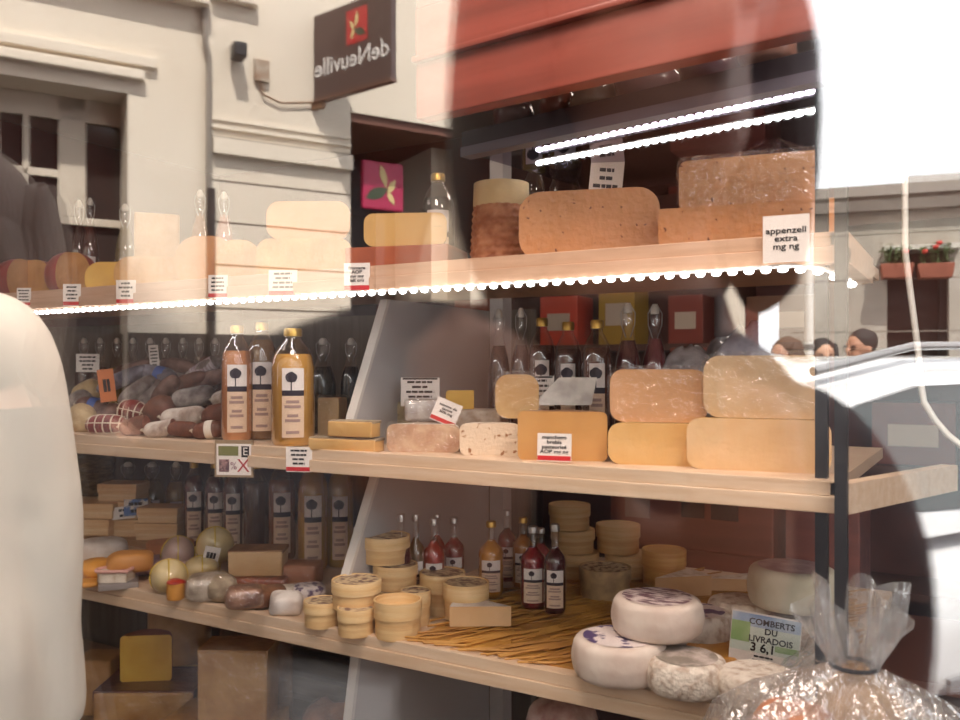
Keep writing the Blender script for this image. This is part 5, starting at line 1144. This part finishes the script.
def planter(label, pa, pb, red):
    ka, kb = gk(pa)[0], gk(pb)[0]; zp = gz((pa+pb)/2, 280); W = kb-ka
    t = thing('flower_box', label, 'flower box', on_wall((ka+kb)/2, .13, zp), rz2, 'flower boxes on the stone wall')
    bm = bmesh.new(); box(bm, -W/2, W/2, -.07, .07, 0, .11, .01)
    for v in bm.verts:
        if v.co.z < .05: v.co.x *= .88
    finish(bm, 'terracotta_box', mat('terracotta', '9c5a44', '8a4c38', 9, .7), t)
    bm = bmesh.new(); rg = random.Random(pa)
    for i in range(110):
        c = Vector((rg.uniform(-W*.5, W*.5), rg.uniform(-.07, .07), .1+rg.random()**1.4*.17)); a = rg.uniform(0, 6.3); d = Vector((math.cos(a), math.sin(a), rg.uniform(-.3, .6)))*.022; n = d.cross(Vector((0, 0, 1))).normalized()*.012
        bm.faces.new([bm.verts.new(c-d), bm.verts.new(c+n), bm.verts.new(c+d), bm.verts.new(c-n)])
    for i in range(12): x_ = rg.uniform(-W*.4, W*.4); tube(bm, [(x_, 0, .08), (x_+rg.uniform(-.03, .03), rg.uniform(-.03, .03), .24)], .003, 4)
    finish(bm, 'leaves', mat('geranium_leaves', '4f6b3c', '7d9260', 18, .6), t)
    for i in range(3 if red else 1):
        bm = bmesh.new(); blob(bm, (rg.uniform(-W*.3, W*.3) if i else -W*.28*(1 if red else -1), .03, .2+.03*i), .022, .022, .017, 10, 7, wob=.08); finish(bm, 'flower', mat('flower_red', 'd8453c', rough=.6), t, smooth=180)
planter('terracotta flower box with green leaves, left of two at the dark window', 873, 906, False)
planter('terracotta flower box with red flowers, right of two at the dark window', 909, 946, True)

pq = street(.387*5.75, 5.75, -.07)
wp = thing('street_post', 'slim white post mirrored left of the black-framed corner, beside the walkers', 'post', pq)
bm = bmesh.new(); lathe(bm, [(0, 0), (.03, 0), (.03, 2.75), (.022, 2.78), (0, 2.78)], 14); finish(bm, 'pole', M_white, wp, smooth=40)
bm = bmesh.new(); lathe(bm, [(0, 0), (.055, 0), (.055, .12), (.035, .14), (0, .14)], 14); finish(bm, 'foot', mat('post_grey', '8a8884', rough=.5), wp, smooth=40)
for z in (1.4, 1.62): bm = bmesh.new(); lathe(bm, [(.031, z), (.036, z), (.036, z+.03), (.031, z+.03)], 14); finish(bm, 'clamp', mat('post_grey', '8a8884'), wp)
# ---- parked white car, rear towards the middle of the reflection
cp = street(.418*2.42, 2.42, 0); cu = street_dir(.857, .515); cn = Vector((-cu.y, cu.x, 0))
if cn.dot(Vector((0, 0, 0))-cp) < 0: cn = -cn               # towards the shop
car = thing('car', 'white parked hatchback mirrored at the right, dark windows and curved roof', 'car', Vector((cp.x, cp.y, -.03))+cu*1.47-cn*.64, math.atan2(-cu.y, -cu.x))
M_paint = mat('white_car_paint', 'eef0f2', rough=.25, coat=1.0)
M_cglass = mat('car_glass', '3c4a4a', rough=.05, spec=.8, coat=.5)
def sect(x, zb, zt, hw, n=18, e=.55):
    c = (zb+zt)/2; h = (zt-zb)/2; sp_ = lambda v: math.copysign(abs(v)**e, v)
    return [(x, hw*sp_(math.cos(2*PI*k/n)), c+h*sp_(math.sin(2*PI*k/n))) for k in range(n)]
def loft(bm, secs):
    R = [[bm.verts.new(p) for p in s] for s in secs]
    for A, B in zip(R, R[1:]):
        for k in range(len(A)): bm.faces.new((A[k], A[(k+1) % len(A)], B[(k+1) % len(A)], B[k]))
    bm.faces.new(R[0][::-1]); bm.faces.new(R[-1])
bm = bmesh.new(); loft(bm, [sect(-2.0, .38, .62, .6), sect(-1.93, .28, .74, .72), sect(-1.6, .2, .88, .81), sect(-.9, .18, .98, .85), sect(0, .18, 1.02, .86), sect(1.2, .18, 1.04, .85), sect(1.75, .22, 1.04, .8), sect(1.95, .32, .96, .7), sect(2.0, .4, .86, .62)])
finish(bm, 'body', M_paint, car, smooth=60)
roof = [(-.95, 1.0, .74), (-.55, 1.2, .68), (-.2, 1.38, .63), (.1, 1.46, .61), (.5, 1.5, .6), (1.0, 1.49, .6), (1.5, 1.42, .61), (1.75, 1.25, .64), (1.95, 1.02, .68)]
bm = bmesh.new(); R = []
for x, zt, hw in roof: R.append([bm.verts.new(p) for p in ((x, -.79, .97), (x, -(hw+.05), max(.98, zt-.09)), (x, -(hw-.05), zt-.015), (x, -.3, zt), (x, .3, zt), (x, hw-.05, zt-.015), (x, hw+.05, max(.98, zt-.09)), (x, .79, .97))])
for A, B in zip(R, R[1:]):
    for k in range(7): bm.faces.new((A[k], A[k+1], B[k+1], B[k]))
finish(bm, 'roof', M_paint, car, smooth=40)
def side_y(z, hw, zt): q = (z-.97)/max(zt-.09-.97, .01); return .79+(hw+.05-.79)*min(1, q)
for sx in (-1, 1):
    for nm, poly in (('front_side_window', [(-.62, 1.03), (.42, 1.02), (.42, 1.40), (-.05, 1.34), (-.35, 1.2)]), ('rear_side_window', [(.5, 1.02), (1.78, 1.05), (1.58, 1.29), (1.4, 1.345), (1.1, 1.395), (.5, 1.405)])):
        bm = bmesh.new(); vs = []
        for x, z in poly:
            i = max(j for j in range(len(roof)-1) if roof[j][0] <= x); q = (x-roof[i][0])/(roof[i+1][0]-roof[i][0])
            zt = roof[i][1]+q*(roof[i+1][1]-roof[i][1]); hw = roof[i][2]+q*(roof[i+1][2]-roof[i][2])
            vs.append(bm.verts.new((x, sx*(side_y(z, hw, zt)+.012), z)))
        f = bm.faces.new(vs); r = bmesh.ops.extrude_face_region(bm, geom=[f])
        for v in [g_ for g_ in r['geom'] if isinstance(g_, bmesh.types.BMVert)]: v.co.y -= sx*.03
        finish(bm, nm, M_cglass, car)
    bm = bmesh.new(); tube(bm, [(-.25, sx*.62, 1.40), (.1, sx*.6, 1.49), (.5, sx*.58, 1.53), (1.0, sx*.58, 1.52), (1.5, sx*.59, 1.44)], .014, 8); finish(bm, 'roof_rail', M_silver, car, smooth=60)
    bm = bmesh.new(); blob(bm, (-.6, sx*.95, 1.05), .06, .1, .07, 16, 10, .7); finish(bm, 'wing_mirror', M_paint, car, smooth=180)
    boxo('door_handle', .2, .38, sx*.875-.012, sx*.875+.012, .86, .89, M_silver, car, .005)
    boxo('sill_trim', -1.2, 1.2, sx*.855-.015, sx*.855+.015, .26, .36, M_dark, car, .005); boxo('rub_strip', -1.1, 1.3, sx*.868-.008, sx*.868+.008, .56, .6, mat('grey_trim', '8d9093', rough=.4), car, .004)
    bm = bmesh.new(); blob(bm, (-1.78, sx*.66, .74), .16, .12, .08, 16, 10, .8); finish(bm, 'headlight', mat('lamp_clear', 'cfd6da', rough=.1), car, smooth=180)
    bm = bmesh.new(); blob(bm, (1.86, sx*.66, .92), .09, .08, .12, 16, 10, .8); finish(bm, 'tail_light', mat('lamp_red', '9c2020', rough=.2), car, smooth=180)
    for x in (-1.3, 1.25):
        bm = bmesh.new(); lathe(bm, [(.18, -.1), (.27, -.1), (.31, -.06), (.31, .06), (.27, .1), (.18, .1), (.18, -.1)], 28); w_ = finish(bm, 'wheel', mat('tyre_rubber', '1b1b1c', rough=.8), car, (x, sx*.77, .24), (PI/2, 0, 0), smooth=40)
        bm = bmesh.new(); lathe(bm, [(0, -.085), (.19, -.085), (.19, .085), (0, .085)], 20); finish(bm, 'hub', M_silver, w_)
bm = bmesh.new()
f = bm.faces.new([bm.verts.new(p) for p in ((-.9, -.62, 1.035), (-.9, .62, 1.035), (-.25, .5, 1.375), (-.25, -.5, 1.375))]); finish(bm, 'windscreen', M_cglass, car, (-.012, 0, .012))
bm = bmesh.new()
f = bm.faces.new([bm.verts.new(p) for p in ((1.92, -.6, 1.06), (1.92, .6, 1.06), (1.6, .52, 1.36), (1.6, -.52, 1.36))]); finish(bm, 'rear_window', M_cglass, car, (.015, 0, .012))
for ch_ in car.children: ch_.location.z -= 0.0

# ---- people
def facing(d): return math.atan2(d.x, -d.y)
SHOPW = Vector((GN.x, GN.y, 0))
def walker(label, px, py_top, Z, rot, **kw):
    p = street((px-480)/F*Z, Z, -.07); H = EYE+(HOR-py_top)/F*Z+.07
    return person(label, p, facing(SHOPW)+rot, H=H/1.02, voxel=.011, **kw)
walker('woman with tied brown hair walking, mirrored left of the white shop post', 787, 339, 5.2, .9, top='6d5f7a', hairc='5a4130', long_hair=True, skin='c79a82')
walker('woman with dark hair looking this way, mirrored just right of the white post', 823, 340, 6.1, -.1, top='b08a80', hairc='2b1d18', long_hair=True, skin='d6a88c')
walker('dark-haired man with glasses turned aside, mirrored above the car roof', 862, 331, 5.7, 1.0, top='8f9296', hairc='2a211c', skin='c08d72')
# glasses for the man
man = bpy.data.objects['person.002']
bm = bmesh.new(); H_ = 1.62*man.children[0].dimensions.z/1.75
kk = man.children[0].dimensions.z/1.735
for sx in (-1, 1): tube(bm, [(sx*.034*kk+.022*kk*math.cos(a), -.02*kk-.086*kk, 1.624*kk+.018*kk*math.sin(a)) for a in [2*PI*j/14 for j in range(15)]], .0025, 5)
tube(bm, [(-.012*kk, -.108*kk, 1.626*kk), (.012*kk, -.108*kk, 1.626*kk)], .0025, 5)
finish(bm, 'glasses', M_dark, man)
# the photographer, close to the glass behind the lens, and the phone
TWIST = -.5
ph = street(.175*.62, .62, -.07); fz0 = facing(SHOPW)+TWIST
HP = 1.80; KP = HP/1.7
def loc_of(px, t, z):                    # into the photographer's own frame
    p = street((px-480)/F*t, t, z)-Vector((ph.x, ph.y, -.07)); return tuple(Matrix.Rotation(-fz0, 3, 'Z') @ p)
eL, wL = loc_of(140, .56, 1.31), loc_of(455, .43, 1.30)
eR, wR = loc_of(830, .64, 1.06), loc_of(722, .45, 1.27)
la = [(eL, wL), (eR, wR)]; la.sort(key=lambda q: q[0][0])
arms = []
for e_, w_ in la:
    d = Vector((-w_[0]*.3, -.25, .9)); arms.append((e_, w_, tuple(d)))
person('photographer in dark jacket with long dark hair, mirrored close in the window', (ph.x, ph.y, -.07), fz0, H=HP, top='26242a', legs='1f2026', hairc='1d1512', skin='8a6250', long_hair=True, arms=arms, coat_len=.68, top_fat=1.08, hair_w=1.16, voxel=.01, drop=.10)
phn = thing('phone', 'black phone held up by the photographer at the window', 'phone', (-FW.x*.011, -FW.y*.011, EYE), PI/6)
boxo('phone_body', -.128, .008, -.004, .004, -.036, .036, M_dark, phn, .003); boxo('screen', -.123, .003, -.0048, -.004, -.033, .033, mat('phone_screen', '20242c', rough=.1), phn)
cq = street(-.635, 1.05, -.07)
person('passer-by with greying brown hair and dark coat, mirrored at the far left', cq, facing(SHOPW)+2.9, H=1.71, top='2c2a2c', hairc='5d4b40', skin='b98a70', long_hair=True, coat_len=.55, voxel=.01)
# the shopkeeper in a white coat, inside the shop in front of the shelves
a = (-133-480)/F; t_ = 1.16; kp = Vector((t_*(FW.x+RT.x*a), t_*(FW.y+RT.y*a), 0))
KARMS = [((sx*.212, .0, 1.18), (sx*.228, -.02, .89), (0, -.1, -1)) for sx in (-1, 1)]
person('person in a long white coat with back turned, at the left edge', (kp.x, kp.y, 0), math.radians(222), H=1.80, top='e2dccf', legs='4a4a52', hairc='4a3a30', skin='c99a80', coat_len=.42, top_fat=1.06, voxel=.008, arms=KARMS)

# ================================================================== light, sky, camera
w = bpy.data.worlds.new('overcast_sky'); S.world = w; w.use_nodes = True
bg = w.node_tree.nodes['Background']; bg.inputs[0].default_value = (.98, .985, 1.0, 1); bg.inputs[1].default_value = 3.7
sl = bpy.data.lights.new('sun', 'SUN'); sl.energy = 9.5; sl.angle = math.radians(1.5); sl.color = (1, .93, .84)
so = bpy.data.objects.new('sun', sl); COL.objects.link(so)
el = math.radians(56); sv = Vector((.2*math.cos(el), .98*math.cos(el), math.sin(el)))
so.rotation_euler = sv.to_track_quat('Z', 'Y').to_euler(); so.location = (0, 0, 12)
cd = bpy.data.cameras.new('camera'); cam = bpy.data.objects.new('camera', cd); COL.objects.link(cam)
cam.location = (0, 0, EYE); cam.rotation_euler = (PI/2, 0, PI/6)
cd.sensor_width = 36; cd.lens = F*36/960; cd.shift_y = 8/960; cd.clip_start = .01; cd.clip_end = 200
cd.dof.use_dof = True; cd.dof.focus_distance = 1.9; cd.dof.aperture_fstop = 4.5
S.camera = cam
S.view_settings.view_transform = 'Standard'; S.view_settings.look = 'None'; S.view_settings.gamma = 1; S.view_settings.exposure = 0.12
S.cycles.transparent_max_bounces = 40; S.cycles.max_bounces = 10; S.cycles.sample_clamp_indirect = 6; S.cycles.use_denoising = True
S.cycles.caustics_reflective = False; S.cycles.caustics_refractive = False
